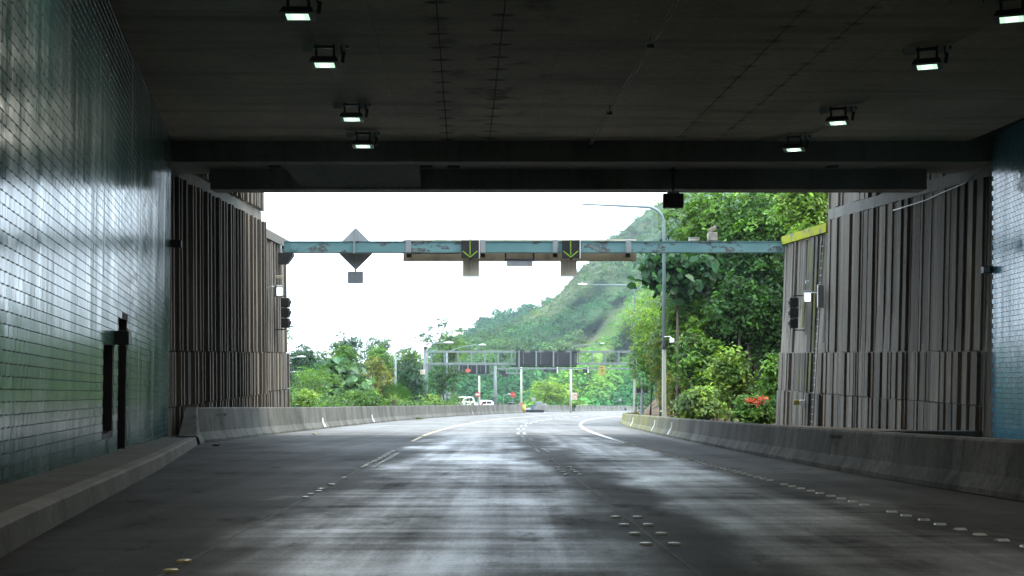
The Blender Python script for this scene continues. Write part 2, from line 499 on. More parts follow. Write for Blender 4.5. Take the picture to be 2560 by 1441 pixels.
def gantry_mat():
    t = NT('gantry_teal_paint')
    n = t.noise(0.55, (1, 1, 2.0), 6, 0.62, loc=(1.5, 0, 0))
    fine = t.noise(12, detail=5, rough=0.7)
    c = t.mix(t.remap(fine, 0.3, 0.7, 0, 0.4), (0.115, 0.225, 0.23), (0.085, 0.17, 0.175))
    c = t.mix(t.remap(n, 0.575, 0.605), c, (0.135, 0.165, 0.17))      # primer where the paint has peeled
    e = t.math('MULTIPLY', t.remap(n, 0.555, 0.58), t.remap(n, 0.63, 0.595))
    c = t.mix(t.math('MULTIPLY', e, t.remap(fine, 0.35, 0.55)), c, (0.035, 0.025, 0.02))
    t.set(c, t.remap(n, 0.45, 0.6, 0.35, 0.7), 0.1)
    t.bump(t.math('ADD', fine, t.remap(n, 0.545, 0.575)), 0.3, 0.01)
    return t.m
MAT['gantry'] = gantry_mat()

def leaf_mat(name, rough=0.42, trans=0.3, spec=0.22):
    t = NT(name)
    c = t.attr()
    v = t.noise(1.4, detail=3)
    c2 = t.mix(t.remap(v, 0.35, 0.65, 0, 0.35), c, t.mix(1.0, c, (0.55, 0.6, 0.55), 'MULTIPLY'))
    t.set(c2, rough, spec=spec)
    tr = t.n.new('ShaderNodeBsdfTranslucent'); t.put(tr.inputs['Color'], t.mix(1.0, c2, (1.3, 1.5, 0.6), 'MULTIPLY'))
    ms = t.n.new('ShaderNodeMixShader'); ms.inputs['Fac'].default_value = trans
    t.l.new(t.p.outputs[0], ms.inputs[1]); t.l.new(tr.outputs[0], ms.inputs[2]); t.l.new(ms.outputs[0], t.out.inputs['Surface'])
    return t.m
MAT['leaf'] = leaf_mat('leaf')
MAT['forest'] = leaf_mat('far_leaf', 0.75, 0.2, 0.05)
def bark_mat():
    t = NT('bark')
    n = t.noise(5, (1, 1, 0.2), 6, 0.7)
    t.set(t.mix(n, (0.05, 0.04, 0.03), (0.16, 0.135, 0.105)), 0.9, spec=0.2)
    t.bump(n, 0.6, 0.03)
    return t.m
MAT['bark'] = bark_mat()
MAT['flower'] = paint('flower_orange', (0.80, 0.11, 0.03), 0.5, 0, 0)
def soil_mat():
    t = NT('hillside_soil')
    n = t.noise(0.5, detail=7, rough=0.65)
    st = t.noise(1.6, (1, 1, 0.25), 6, 0.7)
    c = t.mix(t.remap(st, 0.35, 0.65), (0.23, 0.15, 0.10), (0.10, 0.07, 0.05))
    c = t.mix(t.remap(n, 0.5, 0.62), c, (0.05, 0.06, 0.025))
    t.set(c, 0.95, spec=0.15)
    t.bump(st, 0.8, 0.15)
    return t.m
MAT['soil'] = soil_mat()
def ground_mat():
    t = NT('ground_grass')
    n = t.noise(0.15, detail=7, rough=0.65)
    t.set(t.mix(t.remap(n, 0.4, 0.62), (0.035, 0.06, 0.02), (0.075, 0.085, 0.035)), 0.95, spec=0.1)
    t.bump(t.noise(3, detail=5), 0.6, 0.1)
    return t.m
MAT['ground'] = ground_mat()
def mountain_mat():
    t = NT('mountain_scrub')
    c = t.attr()
    n = t.noise(0.09, detail=8, rough=0.7)
    n2 = t.noise(0.45, detail=6, rough=0.7)
    c = t.mix(t.remap(n2, 0.35, 0.68, 0, 0.75), c, t.mix(1.0, c, (0.45, 0.5, 0.5), 'MULTIPLY'))
    c = t.mix(t.remap(n, 0.56, 0.68, 0, 0.6), c, (0.10, 0.075, 0.05))
    t.set(c, 0.95, spec=0.1)
    t.bump(n2, 1.0, 1.2)
    return t.m
MAT['mountain'] = mountain_mat()

# ------------------------------------------------------------------ ground, road, markings
def ribbon(offs, d0, d1, step, lift=0.0, skip=None):
    """a sheet that follows the road; offs = list of lateral offsets (numbers or functions of d)"""
    mb = MB()
    n = max(1, int(round((d1 - d0) / step)))
    k = len(offs)
    for i in range(n + 1):
        d = d0 + (d1 - d0) * i / n
        for o in offs:
            oo = o(d) if callable(o) else o
            mb.v.append((center(d) + oo, d, zr(d, oo) + lift))
    for i in range(n):
        for j in range(k - 1):
            a = i * k + j
            mb.f.append((a, a + 1, a + k + 1, a + k))
    return mb

mb = MB()
ys = [-80, -20, 20, 45, 70, 100, 130, 160, 200, 240, 280, 330, 380, 450, 560, 800, 1200, 2000]
xs = [-1500, -600, -200, -80, -30, 0, 30, 60, 120, 300, 900, 1500]
for y in ys:
    for x in xs:
        drop = 0.45 + (0 if abs(x) < 100 else (abs(x) - 100) * 0.02)
        mb.v.append((x, y, slope_z(y) - drop - (1.4 if y > 250 else 0)))
for i in range(len(ys) - 1):
    for j in range(len(xs) - 1):
        a = i * len(xs) + j
        mb.f.append((a, a + 1, a + len(xs) + 1, a + len(xs)))
mb.build('ground', MAT['ground'], kind='structure', label='grassy ground falling away beyond the tunnel')

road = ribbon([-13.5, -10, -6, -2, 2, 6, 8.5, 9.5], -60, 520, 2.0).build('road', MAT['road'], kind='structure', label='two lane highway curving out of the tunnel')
opp = ribbon([-28, -22, -16.5], 172, 520, 3.0, 0.012).build('opposite_road', MAT['road'], kind='structure', label='opposite carriageway beyond the concrete barrier')

RPATH = [(-20, 6.9), (0, 6.75), (17.7, 6.5), (22, 6.25), (28, 6.12), (40, 6.08), (60, 6.3), (80, 6.85), (98, 7.75), (110, 8.6), (122, 9.75), (134, 11.2), (150, 13.6)]
def right_path(d): return interp(d, RPATH)
def stripe(off, w, d0, d1, mat, lift=0.004, step=2.0):
    f = (lambda d: off(d) - w / 2, lambda d: off(d) + w / 2) if callable(off) else (off - w / 2, off + w / 2)
    return ribbon(list(f), d0, d1, step, lift).build('lane_marking', mat, road)
L_OFF, R_OFF = (lambda d: -3.78 - 0.006 * min(d, 60)), (lambda d: 3.1 + max(0, min(d - 40, 70)) * 0.011)
stripe(L_OFF, 0.13, 48, 55.5, MAT['line_yellow'])
stripe(L_OFF, 0.15, 57, 250, MAT['line_yellow'])
stripe(R_OFF, 0.19, 46, 230, MAT['line_white'])
for d in np.arange(60.8, 260, 12.2):
    for k in (range(4) if d < 90 else (0,)):
        for o_ in (-0.14, 0.14): stripe(o_, 0.14, d + k * .97, d + (k * .97 + .45 if d < 90 else 3.2), MAT['line_white'], step=1.0)
    stripe(-.03, 0.16, d + 7.1, d + 7.5, MAT['line_white'])
# saw joints of the slabs
for off, a, b in ((L_OFF, -6, 60), (lambda d: 0.0, -6, 60)):
    stripe(off, 0.022, a, b, MAT['ink'], 0.003)
for d in (59.5, 73.0):
    ribbon([-10.0, -4, 0, 3.4], d, d + 0.12, 1, 0.005).build('slab_joint', MAT['line_white'], road)
ribbon([lambda d: right_path(d) - center(d) - .55, lambda d: right_path(d) - center(d) - .02], 44, 112, 2, 0.006).build('gutter_strip', MAT['gutter'], road)

def dome(r, h, n=8):
    m = MB()
    rings = [(r, 0.0), (r * 0.93, h * 0.75), (r * 0.6, h * 0.96)]
    for rr, hh in rings:
        for j in range(n):
            th = 2 * math.pi * (j + 0.5) / n
            m.v.append((rr * math.cos(th), rr * math.sin(th), hh))
    m.v.append((0, 0, h))
    for i in range(2):
        for j in range(n):
            m.f.append((i * n + j, i * n + (j + 1) % n, (i + 1) * n + (j + 1) % n, (i + 1) * n + j))
    for j in range(n): m.f.append((2 * n + j, 2 * n + (j + 1) % n, 3 * n))
    return m
me_round = dome(0.06, 0.024).mesh('round_marker', MAT['marker'])
me_round_y = dome(0.06, 0.024).mesh('round_marker_yellow', MAT['marker_yellow'])
mq = MB()                                        # square wedge reflector
mq.v = [(-.055, -.055, 0), (.055, -.055, 0), (.055, .055, 0), (-.055, .055, 0), (-.05, -.018, .02), (.05, -.018, .02), (.05, .018, .02), (-.05, .018, .02)]
mq.f = [(0, 1, 5, 4), (1, 2, 6, 5), (2, 3, 7, 6), (3, 0, 4, 7), (4, 5, 6, 7)]
me_square = mq.mesh('square_marker', MAT['marker'])
me_square_y = mq.mesh('square_marker_yellow', MAT['marker_yellow'])
n_mark = 0
def marker(me, d, off):
    global n_mark
    o = bpy.data.objects.new('road_marker', me)
    link(o, road)
    o.location = (center(d) + off, d, zr(d, off) - 0.001)
    o.rotation_euler = (math.atan(-0.037), 0, random.uniform(-.1, .1))
    n_mark += 1
for cyc in range(-1, 4):
    d0 = 12.0 + cyc * 12.2
    for k in range(4):
        for s in (-0.125, 0.125):
            if d0 + k > 5: marker(me_round, d0 + k * 0.97, s + 0.01 * random.uniform(-1, 1))
    if d0 + 7.3 > 5: marker(me_square, d0 + 7.4, -0.05)
for d in np.arange(9.0, 52, 0.56):
    if random.random() > 0.04: marker(me_square, d, R_OFF(d) + random.uniform(-.012, .012))
for d0, k in ((10.05, 2), (18.2, 4), (21.2, 1), (23.2, 1), (27.2, 4), (29.9, 5), (33.0, 8)):
    for i in range(k):
        d = d0 + i * 0.62
        marker(me_round_y if d < 12 else me_round, d, L_OFF(d) + random.uniform(-.02, .03))
        if 27 < d < 36: marker(me_round, d, L_OFF(d) + 0.22)

# ------------------------------------------------------------------ tunnel: tiled walls
WT = Vector((-0.1738, 0.9848, 0)); WN = Vector((0.9848, 0.1738, 0))      # along / out of the flaring wall
W0 = Vector((-4.68, 8.0, 0))
LEAN = 0.012
def wp(s, z, out=0.0):
    return W0 + WT * s + WN * (out + LEAN * (z + 0.8)) + Vector((0, 0, z))
def s_of(d): return (d - 8.0) / 0.9848
S_END = s_of(45.0)
wall = empty('tiled_wall', 'green glazed tile tunnel wall with a dark doorway and niche, beside the raised walkway', 'wall', kind='thing')
slot = (s_of(29.8), s_of(31.4), -0.93, 2.02)
niche = (s_of(27.1), s_of(28.7), -0.36, 1.42)
mb = MB()
holes = [slot, niche]
scut = sorted({-70.0, 0.0, S_END, slot[0], slot[1], niche[0], niche[1]})[1:]
zcut = sorted({-3.5, slot[2], niche[2], niche[3], slot[3], 8.6})
for i in range(len(scut) - 1):
    for j in range(len(zcut) - 1):
        sm, zm = (scut[i] + scut[i + 1]) / 2, (zcut[j] + zcut[j + 1]) / 2
        if any(h[0] < sm < h[1] and h[2] < zm < h[3] for h in holes): continue
        mb.quad(wp(scut[i], zcut[j]), wp(scut[i + 1], zcut[j]), wp(scut[i + 1], zcut[j + 1]), wp(scut[i], zcut[j + 1]))
# straight run behind the bend
q0 = W0 + Vector((0, 0, 0)); q1 = Vector((-3.2, -70, 0))
mb.quad(q1 + Vector((0, 0, -1)), wp(0, -3.5), wp(0, 8.6), q1 + Vector((0.2, 0, 12)))
# end of the wall at the portal, 0.6 m thick
mb.quad(wp(S_END, -3.5), wp(S_END, -3.5, -0.6), wp(S_END, 8.6, -0.6), wp(S_END, 8.6))
mb.quad(wp(0, -3.5, -0.6), wp(0, 8.6, -0.6), wp(S_END, 8.6, -0.6), wp(S_END, -3.5, -0.6))
mb.build('backing', MAT['grout'], wall)
for nm, h, dep in (('doorway', slot, 0.55), ('niche', niche, 0.35)):
    m = MB(); a, b, c, e = h
    m.quad(wp(a, c, -dep), wp(b, c, -dep), wp(b, e, -dep), wp(a, e, -dep))
    for (p, q) in (((a, c), (b, c)), ((b, c), (b, e)), ((b, e), (a, e)), ((a, e), (a, c))):
        m.quad(wp(p[0], p[1]), wp(q[0], q[1]), wp(q[0], q[1], -dep), wp(p[0], p[1], -dep))
    m.build(nm, MAT['black'] if nm == 'doorway' else MAT['dark_metal'], wall)
m = MB()
for k in range(5):
    a = lerp(niche[0] + .1, niche[1] - .1, (k + .5) / 5)
    p = wp(a, 0.5, -0.3)
    m.box((-0.12, -0.01, -0.7), (0.12, 0.01, 0.7), Matrix.Translation(p) @ Matrix((( WT.x, WN.x, 0, 0), (WT.y, WN.y, 0, 0), (0, 0, 1, 0), (0, 0, 0, 1))))
m.build('cabinet_door', MAT['dark_metal'], wall)

def tile_mesh(name, L, H, mat, tint):
    m = MB(); t, e = 0.006, 0.004
    a, b = L / 2, H / 2
    m.v = [(-a, 0, -b), (a, 0, -b), (a, 0, b), (-a, 0, b), (-a + e, -t, -b + e), (a - e, -t, -b + e), (a - e, -t, b - e), (-a + e, -t, b - e)]
    m.f = [(4, 5, 6, 7), (0, 1, 5, 4), (1, 2, 6, 5), (2, 3, 7, 6), (3, 0, 4, 7)]
    me = m.mesh(name, mat)
    ca = me.color_attributes.new('tint', 'FLOAT_COLOR', 'POINT')
    for dta in ca.data: dta.color = (tint, tint, tint, 1)
    return me
TILE_V = np.array([(-1, 0, -1), (1, 0, -1), (1, 0, 1), (-1, 0, 1), (-1, -1, -1), (1, -1, -1), (1, -1, 1), (-1, -1, 1)], float)
TILE_F = np.array([(4, 5, 6, 7), (0, 1, 5, 4), (1, 2, 6, 5), (2, 3, 7, 6), (3, 0, 4, 7)])

def tile_field(parent, pitch_s, pitch_z, rows, slope, s0, s1, place, mat, keep, near_key, n_parts, zbase):
    L, H = pitch_s - 0.006, pitch_z - 0.007
    meshes = [tile_mesh('tile', L, H, mat, k / 5) for k in range(6)]
    T = []
    for r in range(rows):
        offs = (r % 2) * 0.5 * pitch_s
        n = int((s1 - s0) / pitch_s) + 1
        for c in range(n):
            s = s0 + offs + (c + 0.5) * pitch_s
            if s + L / 2 > s1 or s - L / 2 < s0: continue
            z = zbase + (r + 0.5) * pitch_z - slope * s
            if not keep(s, z, L, H): continue
            p, ax = place(s, z)
            T.append((near_key(p), p, ax))
    T.sort(key=lambda q: q[0])
    V, Q, C = [], [], []
    for i, (k, p, ax) in enumerate(T):
        rx, rz = random.gauss(0, 0.0028), random.gauss(0, 0.005)
        M3 = ax @ Matrix.Rotation(rx, 3, 'X') @ Matrix.Rotation(rz, 3, 'Z')
        if i < n_parts:
            o = bpy.data.objects.new('tile', random.choice(meshes))
            o.parent = parent; COL.objects.link(o)
            o.matrix_local = Matrix.Translation(p) @ M3.to_4x4()
        else:
            A = np.array(M3)
            e = 0.004
            v = TILE_V.copy()
            v[:, 0] *= np.where(v[:, 1] < 0, L / 2 - e, L / 2); v[:, 2] *= np.where(v[:, 1] < 0, H / 2 - e, H / 2); v[:, 1] *= 0.006
            V.append(v @ A.T + np.array(p)); Q.append(TILE_F + 8 * len(Q)); C.append(np.full((8, 3), random.random()))
    me = np_mesh('tile_field', np.concatenate(V), np.concatenate(Q), mat, np.concatenate(C))
    o = bpy.data.objects.new('tile_field', me); link(o, parent); o['kind'] = 'stuff'
LAX = Matrix(((WT.x, -WN.x, LEAN * WN.x), (WT.y, -WN.y, LEAN * WN.y), (0, 0, 1)))
def keepL(s, z, L, H):
    d = 8 + s * 0.9848
    if z < -0.037 * d + 0.22 or z > 8.35: return False
    return not any(h[0] - L / 2 < s < h[1] + L / 2 and h[2] - H / 2 < z < h[3] + H / 2 for h in holes)
def nearL(p):
    px = CX + p.x / p.y * F; py = HY - (p.z - CH) / p.y * F
    return p.y if (px > -40 and py > -20) else p.y + 100
tile_field(wall, 0.32, 0.16, 70, 0.0275, 0.02, S_END, lambda s, z: (wp(s, z), LAX), MAT['tile'], keepL, nearL, 299, -1.2)

# small box beside the doorway, and the device at the portal edge
def wallbox(name, label, s, z, w, h, t, mat):
    p = wp(s, z, 0.02)
    M = Matrix.Translation(p) @ Matrix(((WT.x, WN.x, 0, 0), (WT.y, WN.y, 0, 0), (0, 0, 1, 0), (0, 0, 0, 1)))
    o = empty(name, label, 'box', p)
    MB().box((-w / 2, 0, -h / 2), (w / 2, t, h / 2), Matrix.Translation(-p) @ M, 0.01).build('housing', mat, o)
    MB().box((w / 2 - 0.03, t - 0.03, -h / 2 + .02), (w / 2 + 0.012, t - 0.004, -0.02), Matrix.Translation(-p) @ M).build('plate', MAT['sign_grey'], o)
    MB().box((w / 2 - 0.03, t - 0.03, 0.02), (w / 2 + 0.012, t - 0.004, h / 2 - .02), Matrix.Translation(-p) @ M).build('plate', MAT['sign_grey'], o)
    return o
wallbox('call_box', 'small dark box on the tiles above the niche, beside the dark doorway', s_of(29.2), 1.58, 0.5, 0.30, 0.28, MAT['dark_metal'])
wallbox('sensor_box', 'small black sensor box at the end of the green tiled wall', s_of(44.9), 4.85, 0.3, 0.24, 0.34, MAT['dark_metal'])

# right tiled wall
rwall = empty('tiled_wall', 'pale blue glazed tile tunnel wall at the far side of the sooty barrier', 'wall', kind='thing')
RT = Vector((0.0609, 0.9981, 0)); RN = Vector((-0.9981, 0.0609, 0)); R0 = Vector((12.9 + 0.061 * 20, 20, 0))
def rwp(s, z, out=0.0): return R0 + RT * s + RN * out + Vector((0, 0, z))
RS = 25.0 / 0.9981
m = MB()
m.quad(rwp(RS, -3.5), rwp(-90, 3), rwp(-90, 13), rwp(RS, 8.6))
m.quad(rwp(RS, -3.5, -0.6), rwp(RS, -3.5), rwp(RS, 8.6), rwp(RS, 8.6, -0.6))
m.build('backing', MAT['grout'], rwall)
RAX = Matrix(((-RT.x, -RN.x, 0), (-RT.y, -RN.y, 0), (0, 0, 1)))
tile_field(rwall, 0.32, 0.16, 64, 0.02, RS - 9.0, RS, lambda s, z: (rwp(s, z), RAX), MAT['tile_blue'],
           lambda s, z, L, H: z < 8.35, lambda p: (abs(p.z - 3) if (CX + p.x / p.y * F) < 2575 else 100), 290, -1.1)
p = rwp(RS, 4.0)
o = empty('sensor_box', 'small grey sensor box at the edge of the blue tiled wall', 'box', p)
MB().box((-0.32, -0.16, -0.11), (0.0, 0.1, 0.11), None, 0.01).build('housing', MAT['dark_metal'], o)
MB().box((-0.30, -0.175, -0.09), (-0.12, -0.161, 0.09)).build('plate', MAT['grey_metal'], o)

# added cap behind the camera, blocks sky light from the tunnel
MB().quad((-8, -69, -1), (18, -69, -1), (18, -69, 13), (-8, -69, 13)).build('tunnel_light_cap', MAT['beam_concrete'], kind='structure', label='unseen added cap keeping sky light out behind the viewpoint')

# ------------------------------------------------------------------ ceiling of long planks with recessed joints
ZC = 8.2
ceil = empty('ceiling', 'sooty brown concrete tunnel ceiling of long planks', None, kind='structure')
MB().box((-18, -70, ZC + 0.12), (20, 45, ZC + 1.0)).build('slab', MAT['black'], ceil)
edges = [-1.49 - 1.37 * k for k in range(9, 0, -1)] + [-1.49, -0.12, 1.22, 2.55, 4.25, 5.95, 7.28] + [7.28 + 1.37 * k for k in range(1, 7)]
for a, b in zip(edges[:-1], edges[1:]):
    ga = 0.014 if any(abs(a - q) < .01 for q in CEIL_LINES) else 0.0035
    gb = 0.014 if any(abs(b - q) < .01 for q in CEIL_LINES) else 0.0035
    f = lambda x, y: x + (y - 27) * CEIL_M
    y0, y1 = -70, 45
    m = MB()
    x00, x01, x10, x11 = f(a, y0) + ga, f(b, y0) - gb, f(a, y1) + ga, f(b, y1) - gb
    dz = random.uniform(-0.006, 0.006)
    z0, z1 = ZC + dz, ZC + 0.11
    m.quad((x00, y0, z0), (x10, y1, z0), (x11, y1, z0), (x01, y0, z0))
    m.quad((x00, y0, z0), (x00, y0, z1), (x10, y1, z1), (x10, y1, z0))
    m.quad((x01, y0, z0), (x11, y1, z0), (x11, y1, z1), (x01, y0, z1))
    m.build('ceiling_panel', MAT['ceiling'], ceil)

# portal beams
por = empty('portal_beam', 'stepped dark concrete header beam across the tunnel mouth', 'beam', (0, 45, 7), kind='thing')
por_inv = Matrix.Translation((0, -45, -7))
MB().box((-13.5, 45.0, 7.53), (18, 47.9, 9.4), por_inv).build('front_beam', MAT['beam_concrete'], por)
m = MB(); 
m.box((-10.26, 46.9, 6.86), (14.1, 47.88, 7.527), por_inv)
m.build('rear_beam', MAT['beam_concrete'], por)
a, b = -7.62, -3.1
m = MB()
P = [Vector(q) for q in ((a, 45.75, 7.526), (b, 45.75, 7.526), (b, 46.897, 6.93), (a + .45, 46.897, 6.93))]
P = [por_inv @ q for q in P]
m.quad(P[3], P[2], P[1], P[0])
m.poly([P[0], por_inv @ Vector((a, 46.897, 7.526)), P[3]])
m.poly([P[1], P[2], por_inv @ Vector((b, 46.897, 7.526))])
m.build('sloped_panel', MAT['lit_panel_concrete'], por)
for px in (686, 1066, 1134, 2080):
    q = at(px, 424, 46.0)
    MB().box((q.x - .2, 45.9, 7.47), (q.x + .2, 46.1, 7.528), por_inv).build('soffit_plate', MAT['dark_metal'], por)
# unseen roof deck, extended past the mouth to shade the wing walls
o = MB().box((-30, 40, 9.45), (32, 56.5, 11.8)).build('shade_canopy', MAT['beam_concrete']); tag(o, 'concrete parapet added unseen to shade the wing walls', 'canopy')

# ------------------------------------------------------------------ ribbed wing walls and piers
CUBE = MB().box((-.5, -.5, -.5), (.5, .5, .5)).mesh('rib', MAT['rib'])
CUBE_M = MB().box((-.5, -.5, -.5), (.5, .5, .5)).mesh('rib_mossy', MAT['rib_moss'])
def ribs(parent, A, B, side, tiers, lean, wmin, wmax, dmin, dmax, seed, moss=None, base_t=0.5, fins=None):
    """ribs from A to B (x,y); side = +1 faces +X, -1 faces -X; lean = dX per metre of height"""
    rnd = random.Random(seed)
    A, B = Vector((*A, 0)), Vector((*B, 0))
    T = (B - A); Ltot = T.length; T.normalize()
    N = Vector((T.y, -T.x, 0)) * (1 if side > 0 else -1)
    if N.x * side < 0: N = -N
    up = Vector((lean, 0, 1)).normalized()
    # backing slab
    m = MB()
    z0, z1 = tiers[0][0], tiers[-1][1]
    def pt(s, z, out): return A + T * s + N * out + Vector((lean * z, 0, z))
    c = [pt(0, z0, 0), pt(Ltot, z0, 0), pt(Ltot, z1, 0), pt(0, z1, 0)]
    e = [pt(0, z0, -base_t), pt(Ltot, z0, -base_t), pt(Ltot, z1, -base_t), pt(0, z1, -base_t)]
    m.quad(*c); m.quad(*reversed(e))
    for i in range(4): m.quad(c[i], e[i], e[(i + 1) % 4], c[(i + 1) % 4])
    m.build('backing', MAT['rib_moss'] if fins else MAT['rib'], parent)  # darker backing paints the shade in the gaps between fins
    s = 0.0; cells = []
    while s < Ltot - 0.05:
        w = rnd.uniform(wmin, wmax)
        if s + w > Ltot: w = Ltot - s
        if fins:
            fin = len(cells) % 2 == 0
            w = min(rnd.uniform(*(fins[0] if fin else fins[1])), Ltot - s)
            cells.append((s, w, rnd.uniform(dmin, dmax) if fin else rnd.uniform(0.02, .09))); s += w; continue
        cells.append((s, w, rnd.uniform(dmin, dmax) if rnd.random() > .3 else rnd.uniform(0.02, dmin))); s += w
    for ti, (z0, z1, push) in enumerate(tiers):
        for (s, w, dep) in cells:
            dd = max(0.02, dep + push + rnd.uniform(-.02, .02)); ww = w - rnd.uniform(0.006, 0.03)
            zz0 = z0 + 0.02 + rnd.uniform(0, .015); zz1 = z1 - 0.02
            if ti == 0: zz0 = z0
            c = pt(s + w / 2, (zz0 + zz1) / 2, dd / 2)
            M3 = Matrix((T * ww, N * dd, up * (zz1 - zz0))).transposed()
            ms = moss and moss(s / Ltot, rnd)
            o = bpy.data.objects.new('rib', CUBE_M if ms else CUBE)
            o.parent = parent; COL.objects.link(o)
            o.matrix_local = Matrix.Translation(c) @ M3.to_4x4()
    return pt, Ltot, N

TI = [(-3.4, -0.5, 0.0), (-0.5, 1.35, 0.035), (1.35, 7.22, 0.0)]
lw = empty('ribbed_wall', 'dark ribbed concrete wing wall behind the tall barrier', 'wall', kind='thing')
LA, LB = (-11.45, 45.3), (-11.36, 62.0)
ptL, LL, NL = ribs(lw, LA, LB, 1, TI, -0.008, 0.14, 0.40, 0.20, 0.38, 3, fins=((.11, .20), (.16, .32)))
m = MB()
def bandbox(pt, Ltot, z0, z1, out, m, s0=0.0):
    a = [pt(s0, z0, 0), pt(Ltot, z0, 0), pt(Ltot, z0, out), pt(s0, z0, out)]
    b = [pt(s0, z1, 0), pt(Ltot, z1, 0), pt(Ltot, z1, out), pt(s0, z1, out)]
    m.quad(*a); m.quad(*reversed(b))
    for i in range(4): m.quad(a[i], b[i], b[(i + 1) % 4], a[(i + 1) % 4])
bandbox(ptL, LL, 7.22, 7.66, 0.16, m)
m.build('ledge_band', MAT['band'], lw)
lwu = empty('ribbed_wall', 'upper ribbed concrete wall above the ledge, next to the open sky', 'wall', kind='thing')
ribs(lwu, (LA[0] + .05, 48.0), (LB[0] + .05, 62.3), 1, [(7.7, 11.5, 0)], -0.008, 0.2, 0.45, 0.20, 0.36, 5, fins=((.11, .20), (.16, .32)))
rw = empty('ribbed_wall', 'grey ribbed concrete wing wall next to the blue tiles', 'wall', kind='thing')
RA, RB = (15.55, 45.3), (13.62, 60.0)
TR = [(-2.35, -0.45, 0.0), (-0.45, 1.35, 0.03), (1.35, 7.1, 0.0)]
ptR, RL, NR = ribs(rw, RA, RB, -1, TR, 0.035, 0.11, 0.38, 0.07, 0.17, 4)
m = MB(); bandbox(ptR, RL, 7.1, 7.55, 0.14, m); m.build('ledge_band', MAT['band'], rw)
rwu = empty('ribbed_wall', 'upper ribbed concrete wall above the ledge, in front of the trees', 'wall', kind='thing')
ribs(rwu, (15.45, 48.0), (13.6, 60.2), -1, [(7.6, 11.5, 0)], 0.035, 0.2, 0.45, 0.06, 0.2, 6)
# dark low kerb in front of the right wing wall
m = MB(); m.box((6.85, 45.4, -3), (16.5, 45.9, -1.28)); o = m.build('low_wall', MAT['grout']); tag(o, 'low dark wall at the foot of the grey ribbed wing wall', 'wall', kind='thing')

TP = [(-4.2, -0.45, 0.0), (-0.45, 1.35, 0.03), (1.35, 6.55, 0.0)]
lp = empty('ribbed_pier', 'pale ribbed concrete pier carrying the plain end of the teal beam', 'pier', kind='thing')
ptLP, LPL, NLP = ribs(lp, (-11.26, 62.05), (-11.34, 69.6), 1, TP, -0.028, 0.14, 0.36, 0.08, 0.22, 8)
m = MB(); bandbox(ptLP, LPL + .15, 6.58, 7.0, 0.30, m); m.build('cap', MAT['cap'], lp)
m = MB(); m.quad(ptLP(LPL, -4.2, 0), ptLP(LPL, -4.2, -2.0), ptLP(LPL, 7.0, -2.0), ptLP(LPL, 7.0, 0)); m.build('end_face', MAT['rib'], lp)
rpi = empty('ribbed_pier', 'stained ribbed concrete pier with a yellow mossy cap in front of the trees', 'pier', kind='thing')
ptRP, RPL, NRP = ribs(rpi, (13.50, 60.0), (12.92, 66.8), -1, TP, 0.062, 0.16, 0.40, 0.05, 0.18, 9, moss=lambda t, r: t < 0.5 and r.random() > .25)
m = MB(); bandbox(ptRP, RPL + .1, 6.58, 6.98, 0.28, m); m.build('cap', MAT['cap_moss'], rpi)
m = MB(); m.quad(ptRP(RPL, -4.2, 0), ptRP(RPL, -4.2, -1.5), ptRP(RPL, 7.0, -1.5), ptRP(RPL, 7.0, 0)); m.build('end_face', MAT['rib'], rpi)
# ladder set in the mossy recess
lad = empty('ladder', 'narrow dark ladder in the mossy recess of the ribbed pier', 'ladder')
m = MB()
for s in (0.25, 0.62): m.tube([ptRP(s, -2.2, 0.24), ptRP(s, 6.2, 0.24)], 0.018, 6)
m.build('rail', MAT['dark_metal'], lad)
m = MB()
for k in range(26): m.tube([ptRP(0.25, -2.0 + k * .32, 0.24), ptRP(0.62, -2.0 + k * .32, 0.24)], 0.014, 5)
m.build('rungs', MAT['grey_metal'], lad)

# ------------------------------------------------------------------ kerb, sidewalk and barriers
KX = [(8, -3.55), (12.86, -4.44), (26, -6.7), (41.8, -9.62), (46.3, -10.45)]
m = MB(); ss = np.linspace(4, 46.2, 24)
wx = lambda d: -4.68 - 0.1765 * (d - 8)
for i, d in enumerate(ss):
    k = interp(d, KX) if d >= 8 else -3.55 + (8 - d) * .03
    z = -0.037 * d + 0.25
    m.v += [(k - 0.22, d, z - 0.006), (wx(d) - 0.1, d, z + 0.0)]
for i in range(len(ss) - 1): m.f.append((2 * i, 2 * i + 2, 2 * i + 3, 2 * i + 1))
sw = m.build('walkway', MAT['sidewalk'], kind='structure', label='narrow raised walkway along the green tiled wall')
kerb = empty('kerb', 'pale concrete kerb edging the raised walkway', None, kind='structure')
cuts = [4, 10.2, 16.4, 22.6, 28.8, 35.0, 41.0, 46.2]
for a, b in zip(cuts[:-1], cuts[1:]):
    m = MB(); n = 6
    for i in range(n + 1):
        d = lerp(a + .008, b - .008, i / n); k = interp(d, KX) if d >= 8 else -3.55 + (8 - d) * .03; z = -0.037 * d
        m.v += [(k + 0.03, d, z - .1), (k + 0.03, d, z + 0.0), (k, d, z + 0.225), (k - 0.03, d, z + 0.255), (k - 0.225, d, z + 0.255), (k - 0.225, d, z - .1)]
    for i in range(n):
        for j in range(5): m.f.append((i * 6 + j, i * 6 + j + 1, i * 6 + j + 7, i * 6 + j + 6))
    m.f.append((0, 1, 2, 3, 4, 5)); m.f.append(tuple(n * 6 + j for j in (5, 4, 3, 2, 1, 0)))
    m.build('kerb_stone', MAT['kerb'], kerb)

